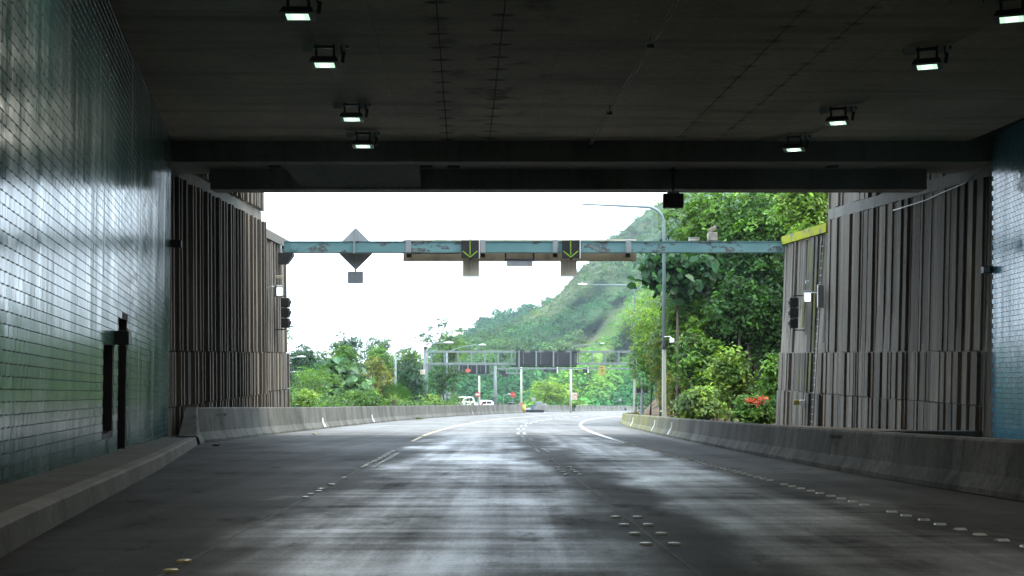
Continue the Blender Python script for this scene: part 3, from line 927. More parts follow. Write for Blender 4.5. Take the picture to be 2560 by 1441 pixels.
def barrier(name, label, path, cuts, prof, mat, extra=None, end_taper=None):
    """path(d) -> x of the toe; prof = outline (out, up) from toe over the top to the back; one segment per cut"""
    t = empty(name, label, 'barrier', kind='thing')
    for a, b in zip(cuts[:-1], cuts[1:]):
        m = MB(); n = max(2, int((b - a) / 1.5)); k = len(prof)
        for i in range(n + 1):
            d = lerp(a + 0.006, b - 0.006, i / n); x = path(d)
            z = zr(d, x - center(d))
            hs = 1.0 if end_taper is None else end_taper(d)
            for (u, v) in prof: m.v.append((x + u, d, z + (v * hs if v > 0.1 else v)))
        for i in range(n):
            for j in range(k - 1): m.f.append((i * k + j, i * k + j + 1, (i + 1) * k + j + 1, (i + 1) * k + j))
        m.f.append(tuple(range(k))); m.f.append(tuple(n * k + j for j in reversed(range(k))))
        m.build('barrier_segment', mat, t)
    return t
PROF_L = [(0, -.15), (0, 0.0), (0.0, 0.09), (-0.15, 0.36), (-0.24, 1.14), (-0.27, 1.19), (-0.43, 1.19), (-0.46, 1.14), (-0.55, 0.09), (-0.55, -.15)]
def left_path(d):
    x = center(d) - 10.75
    if d < 49.5: x = lerp(x, interp(46.5, KX) - 0.05, ((49.5 - d) / 3.5) ** 2 * 0.55)
    return x
lb = barrier('median_barrier', 'tall weathered concrete barrier starting at the walkway and curving to the gap', left_path,
             [46.25, 47.6] + list(np.arange(53.5, 200, 6.0)) + [200.5], PROF_L, MAT['barrier'])
# sloping nose where the barrier meets the walkway
m = MB(); x = left_path(46.25); z = zr(46.25, -10.9)
A = [(x, 46.24, z), (x, 46.24, z + .09), (x - .15, 46.24, z + .36), (x - .24, 46.24, z + 1.14), (x - .27, 46.24, z + 1.19), (x - .62, 46.24, z + 1.19), (x - .7, 46.24, z)]
k0 = interp(42.6, KX)
B = [(k0 + .02, 43.2, z + .14), (k0 + .01, 43.2, z + .2), (k0 - .02, 43.1, z + .38), (k0 - .05, 43.0, z + .40), (k0 - .08, 43.0, z + .405), (k0 - .62, 43.0, z + .405), (k0 - .66, 43.0, z + .14)]
n = len(m.v); m.v += A + B
for i in range(6): m.f.append((i, i + 1, 7 + i + 1, 7 + i))
m.f.append(tuple(range(6, -1, -1))); m.f.append(tuple(range(7, 14)))
m.build('sloped_nose', MAT['barrier'], lb)
# stencilled lettering
def stencil(par, lines, d, path, up, sizes, side):
    for (txt, sz, dz) in zip(lines, sizes, up):
        x = path(d); z = zr(d, x - center(d)) + dz
        u = np.interp(dz, [0.36, 1.14], [-0.15, -0.24]) if side > 0 else np.interp(dz, [.30, .76], [.13, .2])
        tx = Vector((path(d + .5) - path(d - .5), 1.0, -0.037)).normalized() * (1 if side > 0 else -1)
        nn = Vector((1, 0, 0.115)).normalized() if side > 0 else Vector((-1, 0, 0.15)).normalized()
        uy = nn.cross(tx).normalized(); nn = tx.cross(uy)
        M = Matrix((tx, uy, nn)).transposed().to_4x4(); M.translation = Vector((x + u, d, z)) + nn * 0.012
        text_obj(txt, 'stencil_lettering', M, sz, MAT['stencil'], par)
stencil(lb, ['HAIKU VALLEY BRIDGE', '1'], 49.3, left_path, (0.92, 0.66), (0.19, 0.2), 1)
PROF_R = [(0, -.15), (0, 0.0), (0.0, 0.075), (0.13, 0.27), (0.20, 0.72), (0.23, 0.76), (0.42, 0.76), (0.45, 0.72), (0.6, 0.075), (0.6, -.15)]
RPATH = [(-20, 6.9), (0, 6.75), (17.7, 6.5), (22, 6.25), (28, 6.12), (40, 6.08), (60, 6.3), (80, 6.85), (98, 7.75), (110, 8.6), (122, 9.75), (134, 11.2), (150, 13.6)]
def right_path(d): return interp(d, RPATH)
rb = barrier('shoulder_barrier', 'low sooty concrete barrier, mossy yellow at its curving far end', right_path,
             [-20, -10, -0.5, 9.3, 18.8, 28.2, 37.7, 47.2, 56.6, 66, 75.5, 85, 94.5, 104, 113.5, 123, 132.5, 145], PROF_R, MAT['barrier_dark'])
stencil(rb, ['HAIKU VALLEY BRIDGE', '2'], 26.9, right_path, (0.62, 0.47), (0.10, 0.12), -1)
m = ribbon([-10.95], 0, 1, 1)
fb = barrier('far_barrier', 'pale concrete barrier beyond the gap, along the far curve', lambda d: center(d) - 11.5, [216] + list(np.arange(226, 430, 10.0)),
             [(0, -.15), (0, .09), (-.15, .36), (-.24, 1.0), (-.27, 1.05), (-.43, 1.05), (-.7, .09), (-.7, -.15)], MAT['barrier'])
# white delineator strips standing off the barrier faces
def delineator(par, path, d, side, w=0.22):
    x = path(d); z = zr(d, x - center(d)); s = side
    m = MB()
    m.quad((x + s * .012, d - w, z + .10), (x - s * .138, d - w / 2 - .1, z + .37), (x - s * .138, d + w / 2 - .1, z + .37), (x + s * .012, d + w / 2 - .1, z + .10))
    m.quad((x - s * .138, d - w / 2 - .1, z + .375), (x - s * .165, d - w / 2 - .1, z + .6), (x - s * .165, d + w / 2 - .1, z + .6), (x - s * .138, d + w / 2 - .1, z + .375))
    m.build('delineator', MAT['line_white'], par)
for d in (76, 97, 160): delineator(lb, left_path, d, 1, 0.5)
for d in (55.5, 63.5, 80): delineator(rb, right_path, d, -1, 0.35)
delineator(fb, lambda d: center(d) - 11.5, 300, 1, 3.0)
# drain pipes / weeds at the barrier foot
def leaves(pos, nrm, size, col, aspect=0.45, fold=0.18, droop=0.35):
    """leaf quads: arrays of position, facing, length and colour"""
    n = len(pos)
    nrm = nrm / (np.linalg.norm(nrm, axis=1, keepdims=True) + 1e-9)
    rnd = RNG.normal(size=(n, 3))
    tip = rnd - nrm * np.sum(rnd * nrm, axis=1, keepdims=True)
    tip /= np.linalg.norm(tip, axis=1, keepdims=True) + 1e-9
    tip[:, 2] -= droop
    tip /= np.linalg.norm(tip, axis=1, keepdims=True) + 1e-9
    side = np.cross(nrm, tip); side /= np.linalg.norm(side, axis=1, keepdims=True) + 1e-9
    up = np.cross(tip, side)
    L = size[:, None]
    if np.median(size) > .45:                      # big leaves get a real outline: widest below the middle, drawn to a tip
        pts = [(-.5, 0, 0), (-.28, .42, 1), (.1, .5, 1), (.5, 0, 0), (.1, -.5, 1), (-.28, -.42, 1)]
        V = np.empty((n, 6, 3))
        for i, (u, w, f) in enumerate(pts):
            V[:, i] = pos + tip * L * (u + (.12 if f else 0) * 0) + side * L * aspect * w + up * L * fold * .5 * f - up * L * .12 * (u + .5) ** 2
        b = np.arange(n)[:, None] * 6
        Q = np.concatenate([b + [0, 3, 2, 1], b + [0, 5, 4, 3]])
        return V.reshape(-1, 3), Q, np.repeat(col, 6, axis=0)
    V = np.empty((n, 4, 3))
    V[:, 0] = pos - tip * L * 0.5
    V[:, 1] = pos + side * L * aspect * 0.5 + up * L * fold * 0.5
    V[:, 2] = pos + tip * L * 0.5
    V[:, 3] = pos - side * L * aspect * 0.5 + up * L * fold * 0.5
    C = np.repeat(col, 4, axis=0)
    return V.reshape(-1, 3), np.arange(4 * n).reshape(n, 4), C
def tuft(px, py, d, label, r=0.5, n=260, col=(.09, .13, .03)):
    c = at(px, py, d)
    pos = RNG.normal(size=(n, 3)) * [r * .5, r * .8, r * .25]; pos[:, 2] = np.abs(pos[:, 2]); pos += np.array(c)
    V, Q, C = leaves(pos, RNG.normal(size=(n, 3)), np.full(n, .22), np.array(col) * RNG.uniform(.6, 1.3, (n, 1)), .18, 0, -.8)
    o = bpy.data.objects.new('weeds', np_mesh('weeds', V, Q, MAT['leaf'], C)); link(o); tag(o, label, None, kind='stuff')
tuft(1045, 1049, 120, 'grass tuft at the foot of the tall barrier', .32)
tuft(1182, 1040, 170, 'small grass tuft at the barrier foot near the gap', .3)
tuft(1590, 1040, 120, 'dry weeds behind the mossy end of the low barrier', .7, 500, (.16, .13, .05))

# litter on the shoulder
for (px, py, d, mt, lb_) in ((540, 1110, 42.5, 'ink', 'scrap of dark debris on the shoulder by the tall barrier'), (785, 1083, 60, 'ochre', 'crumpled pale litter on the shoulder')):
    x = at(px, py, d).x
    m = MB(); bm = bmesh.new(); bmesh.ops.create_icosphere(bm, subdivisions=1, radius=.12)
    for v in bm.verts: v.co = Vector((v.co.x * random.uniform(.7, 1.4), v.co.y * random.uniform(.7, 1.4), v.co.z * .35 + .03))
    m.bm(bm, Matrix.Translation((x, d, zr(d, x - center(d))))); bm.free()
    o = m.build('litter', MAT[mt]); tag(o, lb_, 'litter')

# ------------------------------------------------------------------ ceiling lights
def make_light(label, group):
    r = empty('ceiling_light', label, 'light', group=group)
    MB().box((-.52, -.06, -.10), (.52, .06, -.04), None, .005).build('mounting_channel', MAT['dark_metal'], r)
    MB().box((-.50, -.01, -.09), (-.24, .01, .09), Matrix.Translation((0, -.10, -.11)) @ Matrix.Rotation(math.radians(38), 4, 'X')).build('bracket_plate', MAT['white'], r)
    MB().box((.24, -.01, -.09), (.36, .01, .09), Matrix.Translation((0, -.10, -.11)) @ Matrix.Rotation(math.radians(38), 4, 'X')).build('bracket_plate', MAT['white'], r)
    MB().box((.40, -.01, -.09), (.48, .01, .09), Matrix.Translation((0, -.10, -.11)) @ Matrix.Rotation(math.radians(38), 4, 'X')).build('bracket_plate', MAT['white'], r)
    T = Matrix.Translation((0, 0, -.37)) @ Matrix.Rotation(math.radians(-10), 4, 'X')
    m = MB()
    lo, hi = [(-.33, -.22), (.33, -.22), (.33, .22), (-.33, .22)], [(-.27, -.13), (.27, -.13), (.27, .14), (-.27, .14)]
    a = [T @ Vector((x, y, -.10)) for x, y in lo]; b = [T @ Vector((x, y, .05)) for x, y in hi]
    for i in range(4): m.quad(a[i], a[(i + 1) % 4], b[(i + 1) % 4], b[i])
    m.quad(*b)
    m.build('housing', MAT['dark_metal'], r)
    m = MB()
    o_ = [(-.33, -.22), (.33, -.22), (.33, .22), (-.33, .22)]; i_ = [(-.22, -.15), (.22, -.15), (.22, .15), (-.22, .15)]
    for i in range(4):
        j = (i + 1) % 4
        m.quad(T @ Vector((*o_[j], -.102)), T @ Vector((*o_[i], -.102)), T @ Vector((*i_[i], -.112)), T @ Vector((*i_[j], -.112)))
    m.build('lens_frame', MAT['grey_metal'], r)
    m = MB(); m.quad(*[T @ Vector((*q, -.108)) for q in reversed(i_)]); m.build('lens', MAT['lens'], r)
    MB().box((-.11, -.09, -.1185), (.11, .09, -.1095), T, .004).build('lamp_tube', MAT['lamp_tube'], r)
    ld = bpy.data.lights.new('lamp_light', 'AREA'); ld.shape = 'RECTANGLE'; ld.size = .42; ld.size_y = .32
    ld.energy = 20; ld.color = (1.0, 1.0, .88); ld.spread = math.radians(170)
    lo_ = bpy.data.objects.new('lamp_light', ld); link(lo_, r)
    lo_.matrix_local = T @ Matrix.Translation((0, 0, -.13))
    MB().tube([(.33, .0, -.05), (.42, -.02, -.22), (.40, -.05, -.42)], .045, 6).build('side_arm', MAT['dark_metal'], r)
    for hx_ in (-.2, .2): MB().tube([(hx_, .05, 0), (hx_, .05, -.34)], .03, 6).build('hanger', MAT['dark_metal'], r)
    return r
ll = [(26.5, -4.11, 'topmost'), (30.9, -4.19, 'second'), (38.0, -4.41, 'third'), (42.9, -4.63, 'last')]
rl = [(26.7, 9.67, 'topmost'), (31.1, 9.36, 'second'), (38.6, 9.12, 'third'), (43.6, 8.91, 'last')]
proto = None
names = {'topmost': 'cut by the top edge of the view', 'second': 'second from the top edge of the view', 'third': 'second from the header beam', 'last': 'nearest the header beam'}
for rowname, rows, rz in (('green wall row', ll, 0.0), ('blue wall row', rl, math.radians(-22))):
    for (d, x, w) in rows:
        lab = 'lit ceiling floodlight of the %s, %s' % (rowname, names[w])
        if proto is None: o = proto = make_light(lab, 'floodlights in two rows on the tunnel ceiling')
        else: o = copy_tree(proto)
        o['label'] = lab
        o.location = (x, d, ZC - 0.02); o.rotation_euler = (0, 0, rz + random.uniform(-.02, .02))
for x0, nm, rz in ((-4.0, 'green wall row', 0.0), (9.9, 'blue wall row', math.radians(-22))):
    for d, w_ in ((20, 'first'), (13, 'second'), (6, 'third'), (-1, 'fourth'), (-10, 'fifth'), (-20, 'sixth')):
        o = copy_tree(proto); o['label'] = 'ceiling floodlight of the %s, %s one beyond the top edge of the view' % (nm, w_)
        o.location = (x0 - (26 - d) * .018 + (.9 if d < 6 and x0 < 0 else 0), d, ZC - .02); o.rotation_euler = (0, 0, rz)
# conduit hung from the ceiling
cd = empty('ceiling_conduit', 'pair of thin dark conduits hung under the ceiling', 'conduit', (3, 36, ZC))
inv = Matrix.Translation((-3, -36, -ZC))
for dx in (0, 0.09):
    MB().tube([inv @ Vector((3.95 + dx, 4, ZC - .22)), inv @ Vector((2.44 + dx, 45, ZC - .22))], 0.014, 6).build('pipe', MAT['dark_metal'], cd)
for px, py, d in ((1470, 355, 44.6), (1520, 275, 38.5), (1622, 100, 30.2), (1700, -30, 25)):
    x = 3.95 + (d - 4) / 41 * (2.44 - 3.95) + .045
    MB().box((x - .08, d - .03, ZC - .27), (x + .08, d + .03, ZC - .18), inv).tube([inv @ Vector((x, d, ZC)), inv @ Vector((x, d, ZC - .2))], .012, 6).build('hanger', MAT['dark_metal'], cd)
# hanging lane signal under the header beam
hs = empty('hanging_signal', 'black boxed signal hung on a pole below the header beam', 'signal', at(1683, 480, 46.4))
MB().tube([(0, 0, 1.05), (0, 0, .02)], .05, 8).build('pole', MAT['dark_metal'], hs)
MB().box((-.34, -.12, -.54), (.34, .14, -.06), None, .02).build('housing', MAT['black'], hs)
MB().box((-.2, -.05, -.06), (.2, .05, .03)).build('bracket', MAT['grey_metal'], hs)
MB().tube([(.05, .1, .55), (-.06, .1, .55)], .03).tube([(-.13, 0, .72), (.13, 0, .72)], .03).build('clamp', MAT['dark_metal'], hs)
MB().tube([(-.2, .15, -.54), (-.1, .2, -.62), (.1, .2, -.6), (.2, .15, -.54)], .008, 5).build('cable', MAT['rubber'], hs)
# pale cable along the right wing wall
m = MB(); pts = []
for i, (s, z) in enumerate(((0.6, 7.3), (1.5, 7.05), (3.0, 6.95), (4.6, 6.82), (6.0, 6.78), (7.5, 6.75))): pts.append(ptR(s, z, 0.26))
o = m.tube(pts, 0.022, 6).build('wall_cable', MAT['white'], smooth=True); tag(o, 'pale cable looping along the top of the grey ribbed wall', 'cable')

# ------------------------------------------------------------------ teal gantry and what hangs on it
GD = 67.0
def gx(px): return (px - CX) * GD / F
def gz(py): return CH + (HY - py) * GD / F
g = empty('gantry_beam', 'teal painted steel beam with peeling grey patches spanning the road between two piers', 'gantry', (0, GD, gz(620)))
z0, z1 = gz(633) - gz(620), gz(606) - gz(620)
MB().box((gx(712), -.26, z0), (gx(2002), .26, z1), None, .015).build('beam', MAT['gantry'], g)
MB().box((gx(712), -.30, z1 + .002), (gx(2002), .30, z1 + .03)).build('top_flange', MAT['gantry'], g)
for px in (1022, 1207, 1388, 1570):
    MB().box((gx(px) - .13, -.32, z0 - .02), (gx(px) + .13, .34, z1 + .11), None, .03).build('clamp', MAT['sign_grey'], g)
    MB().box((gx(px) - .11, .0, z0 - .2), (gx(px) + .11, .34, z0 - .021)).build('clamp_foot', MAT['dark_metal'], g)
for px in (738, 1965):
    m = MB(); bm = bmesh.new(); bmesh.ops.create_cone(bm, cap_ends=True, segments=20, radius1=.17, radius2=.16, depth=.03)
    m.bm(bm, Matrix.Translation((gx(px), -.275, 0)) @ Matrix.Rotation(math.pi / 2, 4, 'X')); bm.free()
    m.build('cover_plate', MAT['gantry'], g)
for px, s in ((708, 1), (2006, -1)):
    x = gx(px)
    m = MB(); m.prism([(x - s * .25, z0 - .02), (x + s * .5, z0 - .02), (x + s * .5, z0 - .15), (x + s * .2, z0 - .55), (x - s * .25, z0 - .55)], -.3, .3)
    m.build('end_bracket', MAT['dark_metal'], g)
    MB().box((min(x - s * .3, x - s * .1), -.2, z0), (max(x - s * .3, x - s * .1), .2, z1 + .25), None, .02).build('mount_plate', MAT['grey_metal'], g)
MB().tube([(gx(1015), .1, z0 - .06), (gx(1060), -.2, z0 - .03), (gx(1110), -.2, z0 - .05), (gx(1150), -.1, z0 - .02)], .02, 6).build('cable', MAT['rubber'], g)

def sheet(outline, y0, y1, ch=0):            # thick plate in the x,z plane
    return MB().prism(outline, y0, y1)
def rounded(pts, r=.06, k=4):
    out = []; n = len(pts)
    for i in range(n):
        p, a, b = Vector(pts[i]), Vector(pts[i - 1]), Vector(pts[(i + 1) % n])
        u, v = (a - p).normalized() * r, (b - p).normalized() * r
        for j in range(k + 1):
            t = j / k
            q = (p + u) * (1 - t) ** 2 + p * 2 * t * (1 - t) + (p + v) * t * t
            out.append((q.x, q.y))
    return out
o = empty('diamond_sign', 'large grey back of a diamond sign behind the teal beam', 'sign', (gx(887), GD + .42, gz(621)))
h = 54 * GD / F
sheet(rounded([(-h * 1.0, 0), (0, -h), (h, 0), (0, h)], .1), -.01, .02).build('plate', MAT['sign_grey'], o)
MB().box((-.04, -.06, -h - .05), (.04, -.012, h * .95)).build('stiffener', MAT['sign_grey'], o)
MB().box((-.035, -.76, -.29), (.035, -.69, .34)).build('strap', MAT['sign_grey'], o)
o = empty('plaque_sign', 'small grey plaque hung under the diamond sign', 'sign', (gx(886), GD + .42, gz(693)))
sheet(rounded([(-.38, -.29), (.38, -.29), (.38, .29), (-.38, .29)], .05), -.01, .02).build('plate', MAT['sign_grey'], o)
MB().box((-.03, -.05, -.27), (.03, -.012, .36)).build('stiffener', MAT['sign_grey'], o)
o = empty('long_sign', 'long weathered beige sign back clamped behind the teal beam', 'sign', (gx(1300), GD + .48, gz(625)))
zz0, zz1 = gz(652) - gz(625), gz(597) - gz(625)
MB().box((gx(1006) - gx(1300), -.02, zz0), (gx(1593) - gx(1300), .02, zz1)).build('panel', MAT['beige'], o)
for zz in (zz0, zz1 - .07):
    MB().box((gx(1006) - gx(1300), -.09, zz - .003), (gx(1593) - gx(1300), -.021, zz + .073)).build('edge_rail', MAT['beige'], o)
def lane_signal(px, lab, first=None):
    if first is None:
        r = empty('lane_signal', lab, 'signal', group='lane control signals on the teal beam')
        w = 22 * GD / F
        MB().box((-w, -.22, -w), (w, .0, w), None, .01).build('face', MAT['black'], r)
        MB().box((w + .002, -.20, -w), (w + .03, .05, w + .02)).build('side_trim', MAT['white'], r)
        m = MB()
        def dot(x, z): m.box((x - .017, -.232, z - .014), (x + .017, -.221, z + .014))
        for k in range(8): dot(0, .37 - k * .085)
        for k in range(7):
            t = k / 6
            dot(-.33 * (1 - t), -.10 - .27 * t)
            if k < 6: dot(.33 * (1 - t), -.10 - .27 * t)
        m.build('arrow', MAT['led'], r)
        MB().tube([(0, -.05, w), (0, -.05, w + .12)], .02, 6).build('stub', MAT['dark_metal'], r)
        MB().box((-.06, -.1, -w - .06), (.06, 0, -w)).build('foot', MAT['dark_metal'], r)
    else:
        r = copy_tree(first); r['label'] = lab
    r.location = (gx(px), GD - .33, gz(626))
    return r
s1 = lane_signal(1176, 'black lane signal with green down arrow, nearer the diamond sign')
s2 = lane_signal(1427, 'black lane signal with green down arrow, nearer the mountain slope', s1)
s2.rotation_euler = (0, 0, -.12)
for px, lab in ((1177, 'beige blank plate hanging below the arrow signal nearer the diamond sign'), (1422, 'beige blank plate hanging below the arrow signal nearer the mountain')):
    o = empty('hanging_plate', lab, 'plate', (gx(px), GD + .3, gz(671)))
    MB().box((-.40, -.03, -.41), (.40, .03, .42), None, .008).build('panel', MAT['beige'], o)
    MB().box((-.39, -.05, -.41), (.39, -.031, -.35)).build('lip', MAT['white'], o)
    MB().tube([(-.08, -.04, .42), (-.08, -.04, -.1)], .02, 6).build('conduit', MAT['sign_grey'], o)
o = empty('junction_box', 'grey louvred box slung below the middle of the teal beam', 'box', (gx(1299), GD, gz(655)))
MB().box((-.63, -.2, -.20), (.63, .2, .06), None, .015).build('housing', MAT['sign_grey'], o)
MB().box((-.65, -.23, .062), (.65, .23, .14)).build('lid', MAT['dark_metal'], o)
for s in (-.68, .68): MB().box((s - .04, -.06, .02), (s + .04, .06, .44)).build('hanger', MAT['dark_metal'], o)
m = MB()
for k in range(7): m.tube([(-.5 + k * .17, 0, -.2), (-.5 + k * .17, 0, -.23)], .02, 5)
m.build('drain_studs', MAT['dark_metal'], o)
o = empty('traffic_camera', 'traffic camera on a beige box on top of the teal beam', 'camera', (gx(1781), GD, gz(604)))
MB().box((-.22, -.2, .02), (.22, .2, .42), None, .02).build('pedestal', MAT['camera_box'], o)
MB().box((-.2, -.1, -.1), (.2, .1, .12), Matrix.Translation((.02, 0, .58)) @ Matrix.Rotation(math.radians(-28), 4, 'Y'), .03).build('housing', MAT['visor'], o)
MB().tube([(.10, 0, .58), (.27, -.03, .72)], .09, 10).build('hood', MAT['black'], o)
MB().tube([(0, 0, .42), (0, 0, .5)], .05, 8).build('mount', MAT['dark_metal'], o)
o = empty('junction_box', 'low grey box with a lid on the teal beam beside the camera', 'box', (gx(1735), GD, gz(604)))
MB().box((-.24, -.18, .02), (.24, .18, .15), None, .015).build('housing', MAT['beige'], o)
MB().box((-.26, -.2, .152), (.26, .2, .19)).build('lid', MAT['sign_grey'], o)

# equipment on the piers
def floodlight(label, p, yaw, s=1.0):
    o = empty('floodlight', label, 'light', p, yaw)
    MB().box((-.15, -.24, -.26), (.15, .1, .26), None, .03).build('housing', MAT['sign_grey'], o)
    MB().box((-.12, -.262, -.22), (.12, -.241, .16)).build('lens', MAT['flood'], o)
    MB().tube([(0, .1, .15), (-.25 * s, .15, .22), (-.5 * s, .2, .12)], .025, 6).build('arm', MAT['grey_metal'], o)
    return o
floodlight('pale floodlight on the ribbed pier above the stack of dark lamps', at(695, 728, 63.4), math.radians(25), 1)
floodlight('brightly lit floodlight on the mossy pier below the teal beam', at(2018, 742, 61.4), math.radians(-8), -1.2)
def lampstack(label, p, side, mat, lensmat):
    o = empty('traffic_signal', label, 'signal', p)
    for k in range(3):
        MB().box((-.19, -.2, .47 - k * .48 - .23), (.19, .2, .47 - k * .48 + .23), None, .03).build('section', mat, o)
        MB().tube([(side * .19, 0, .47 - k * .48), (side * .25, 0, .45 - k * .48)], [.14, .12], 10).build('visor', lensmat, o)
    for z in (.78, -.80): MB().tube([(0, 0, z - .1 * (1 if z > 0 else -1)), (0, 0, z), (-side * .5, 0, z)], .03, 6).build('bracket', MAT['dark_metal'], o)
    return o
lampstack('three section dark signal head on the pale ribbed pier', at(714, 782, 65.2), 1, MAT['dark_metal'], MAT['dark_metal'])
lampstack('dark signal head with pale visors on the mossy pier in front of the trees', at(1983, 782, 63.2), -1, MAT['dark_metal'], MAT['visor'])
o = empty('conduit_box', 'tall pale grey conduit box on the mossy pier beside the lit floodlight', 'box', at(2051, 741, 59.9))
MB().box((-.13, -.1, -.5), (.13, .1, .5), None, .02).build('housing', MAT['grey_metal'], o)
MB().tube([(-.1, -.05, .15), (-.55, .4, .17)], .02, 6).build('pipe', MAT['white'], o)
o = empty('wall_plate', 'small white plate on the mossy pier above the lit floodlight', 'plate', at(2018, 706, 61.3))
MB().box((-.08, -.04, -.07), (.08, .04, .07), None, .01).build('plate', MAT['white'], o)
o = empty('wall_light', 'small white bulkhead light low on the mossy pier', 'light', at(2000, 1007, 61.9))
MB().box((-.02, -.08, -.14), (.30, .08, .13), None, .03).build('cover', MAT['white'], o)
MB().box((-.30, -.05, -.10), (-.03, .05, .12), None, .02).build('bracket', MAT['yellow'], o)
o = empty('wall_plate', 'short grey plate on the pale pier above the floodlight', 'plate', at(698, 693, 63.8))
MB().box((-.18, -.04, -.07), (.18, .04, .07), None, .01).build('plate', MAT['beige'], o)

# ------------------------------------------------------------------ lamp posts
def lamp_post(label, px, d, ztop_py, arm_px, arm_py, base_z, r0=.15, style='bend', mat=None, arm_mat=None):
    """tapered pole at column px and depth d; the arm ends over the road at (arm_px, arm_py)"""
    b = at(px, 0, d); x = b.x
    o = empty('street_lamp', label, 'street lamp', (x, d, base_z), group='street lamps along the highway')
    mat = mat or MAT['pole']; arm_mat = arm_mat or MAT['pole_blue']
    zt = at(px, ztop_py, d).z - base_z
    e = at(arm_px, arm_py, d); ex, ez = e.x - x, e.z - base_z
    s = 1 if ex > 0 else -1
    if style == 'bend':
        R = min(1.0, zt * .12)
        MB().tube([(0, 0, 0), (0, 0, zt * .38)], [r0, r0 * .88], 12, False).build('pole', mat, o, smooth=True)
        m = MB(); pts = [(0, 0, zt * .38), (0, 0, zt - R)]
        for k in range(1, 9):
            th = k / 8 * math.radians(86)
            pts.append((s * R * (1 - math.cos(th)), 0, zt - R + R * math.sin(th)))
        rr = [r0 * .86, r0 * .66] + [r0 * .62] * 8
        pts.append((ex - s * .25, 0, ez)); rr.append(r0 * .36)
        m.tube(pts, rr, 10).build('arm', arm_mat, o, smooth=True)
        MB().tube([(0, 0, zt * .375), (0, 0, zt * .39)], r0 * .97, 12).build('collar', MAT['dark_metal'], o)
    else:
        MB().tube([(0, 0, 0), (0, 0, zt)], [r0, r0 * .7], 10).build('pole', arm_mat, o, smooth=True)
        pts = []
        for k in range(10):
            t = k / 9
            pts.append((ex * t, 0, zt - .1 + (ez - zt + .1) * (1 - (1 - t) ** 2.2)))
        MB().tube(pts, [r0 * .5 - r0 * .02 * k for k in range(10)], 8).build('arm', arm_mat, o, smooth=True)
    m = MB()
    hl = .42
    for (u, w, h) in ((-.05, .05, .05), (.2, .15, .09), (.6, .17, .10), (.85, .10, .06)):
        xx = ex + s * (u - .35)
        for j in range(8):
            th = 2 * math.pi * j / 8
            m.v.append((xx, math.cos(th) * w, ez + .02 + math.sin(th) * h * (.6 if math.sin(th) < 0 else 1)))
    for i in range(3):
        for j in range(8): m.f.append((i * 8 + j, i * 8 + (j + 1) % 8, (i + 1) * 8 + (j + 1) % 8, (i + 1) * 8 + j))
    m.f.append(tuple(range(8))); m.f.append(tuple(range(24, 32)))
    m.build('lamp_head', MAT['white'], o, smooth=True)
    MB().tube([(ex + s * .1, 0, ez + .1), (ex + s * .1, 0, ez + .2)], .04, 8).build('photocell', MAT['white'], o)
    MB().box((-r0 * 1.5, -r0 * 1.5, -.3), (r0 * 1.5, r0 * 1.5, .04)).build('base_plate', MAT['grey_metal'], o)
    return o
lp1 = lamp_post('tall pale lamp post before the trees, arm reaching under the roof edge', 1660, 80, 518, 1445, 511, -3.4, .135)
lamp_post('second lamp post, thinner, in front of the mountain slope beside the trees', 1587, 131, 714, 1458, 712, -6.3, .14, arm_mat=MAT['pole_blue'])
MB().tube([(0, -.15, 5.7), (.3, -.3, 5.72), (.42, -.3, 5.6)], .025, 6).build('wire_bracket', MAT['white'], lp1)
MB().box((.3, -.4, 5.35), (.55, -.2, 5.6), None, .03).build('sensor', MAT['white'], lp1)
lamp_post('thin pale lamp post rising above the round dark tree', 902, 210, 826, 962, 823, -8.5, .10)
lamp_post('lamp post with a curving arm in front of the fan palm', 989, 128, 880, 1120, 858, -5.2, .12, 'curve')
lamp_post('lamp post with a curving arm rising beside the truss gantry', 1117, 178, 880, 1205, 863, -7.0, .14, 'curve')
lamp_post('distant lamp post with an arm above the black message board', 1430, 290, 864, 1505, 859, -11, .10)
lamp_post('tiny lamp post far off above the amber diamond sign', 1473, 400, 965, 1458, 968, -15.5, .16)
lamp_post('tiny lamp post far off with its arm toward the trees', 1512, 380, 982, 1527, 979, -15, .16)
lamp_post('lamp head reaching out from behind the pale ribbed pier', 690, 140, 896, 752, 893, -6, .12)
lamp_post('tiny distant lamp post between the two red signs', 1258, 360, 988, 1272, 986, -14.5, .12)

# ------------------------------------------------------------------ truss gantry with message board
TD = 165.0
def tx(px, d=TD): return (px - CX) * d / F
def tz(py, d=TD): return CH + (HY - py) * d / F
tg = empty('truss_gantry', 'grey steel truss gantry across the highway beyond the teal beam', 'gantry', (tx(1064), TD, -6.3))
inv = Matrix.Translation((-tx(1064), -TD, 6.3))
MB().tube([inv @ Vector((tx(1064), TD, -6.5)), inv @ Vector((tx(1064), TD, tz(868)))], [.30, .27], 10).build('post', MAT['post_metal'], tg, smooth=True)
MB().tube([inv @ Vector((tx(1588), TD, -6.5)), inv @ Vector((tx(1588), TD, tz(872)))], [.20, .18], 10).build('post', MAT['post_metal'], tg, smooth=True)
for y in (-.55, .55):
    for py in (880, 910):
        MB().box((tx(1064), TD + y - .09, tz(py) - .12), (tx(1588), TD + y + .09, tz(py) + .12), inv, .01).build('chord', MAT['post_metal'], tg)
npan = 15
for k in range(npan + 1):
    x = lerp(tx(1078), tx(1580), k / npan)
    for y in (-.55, .55):
        MB().box((x - .07, TD + y - .06, tz(910) + .12), (x + .07, TD + y + .06, tz(880) - .12), inv).build('strut', MAT['post_metal'], tg)
    if k % 2 == 0:
        MB().box((x - .05, TD - .46, tz(880) - .05), (x + .05, TD + .46, tz(880) + .05), inv).build('tie', MAT['post_metal'], tg)
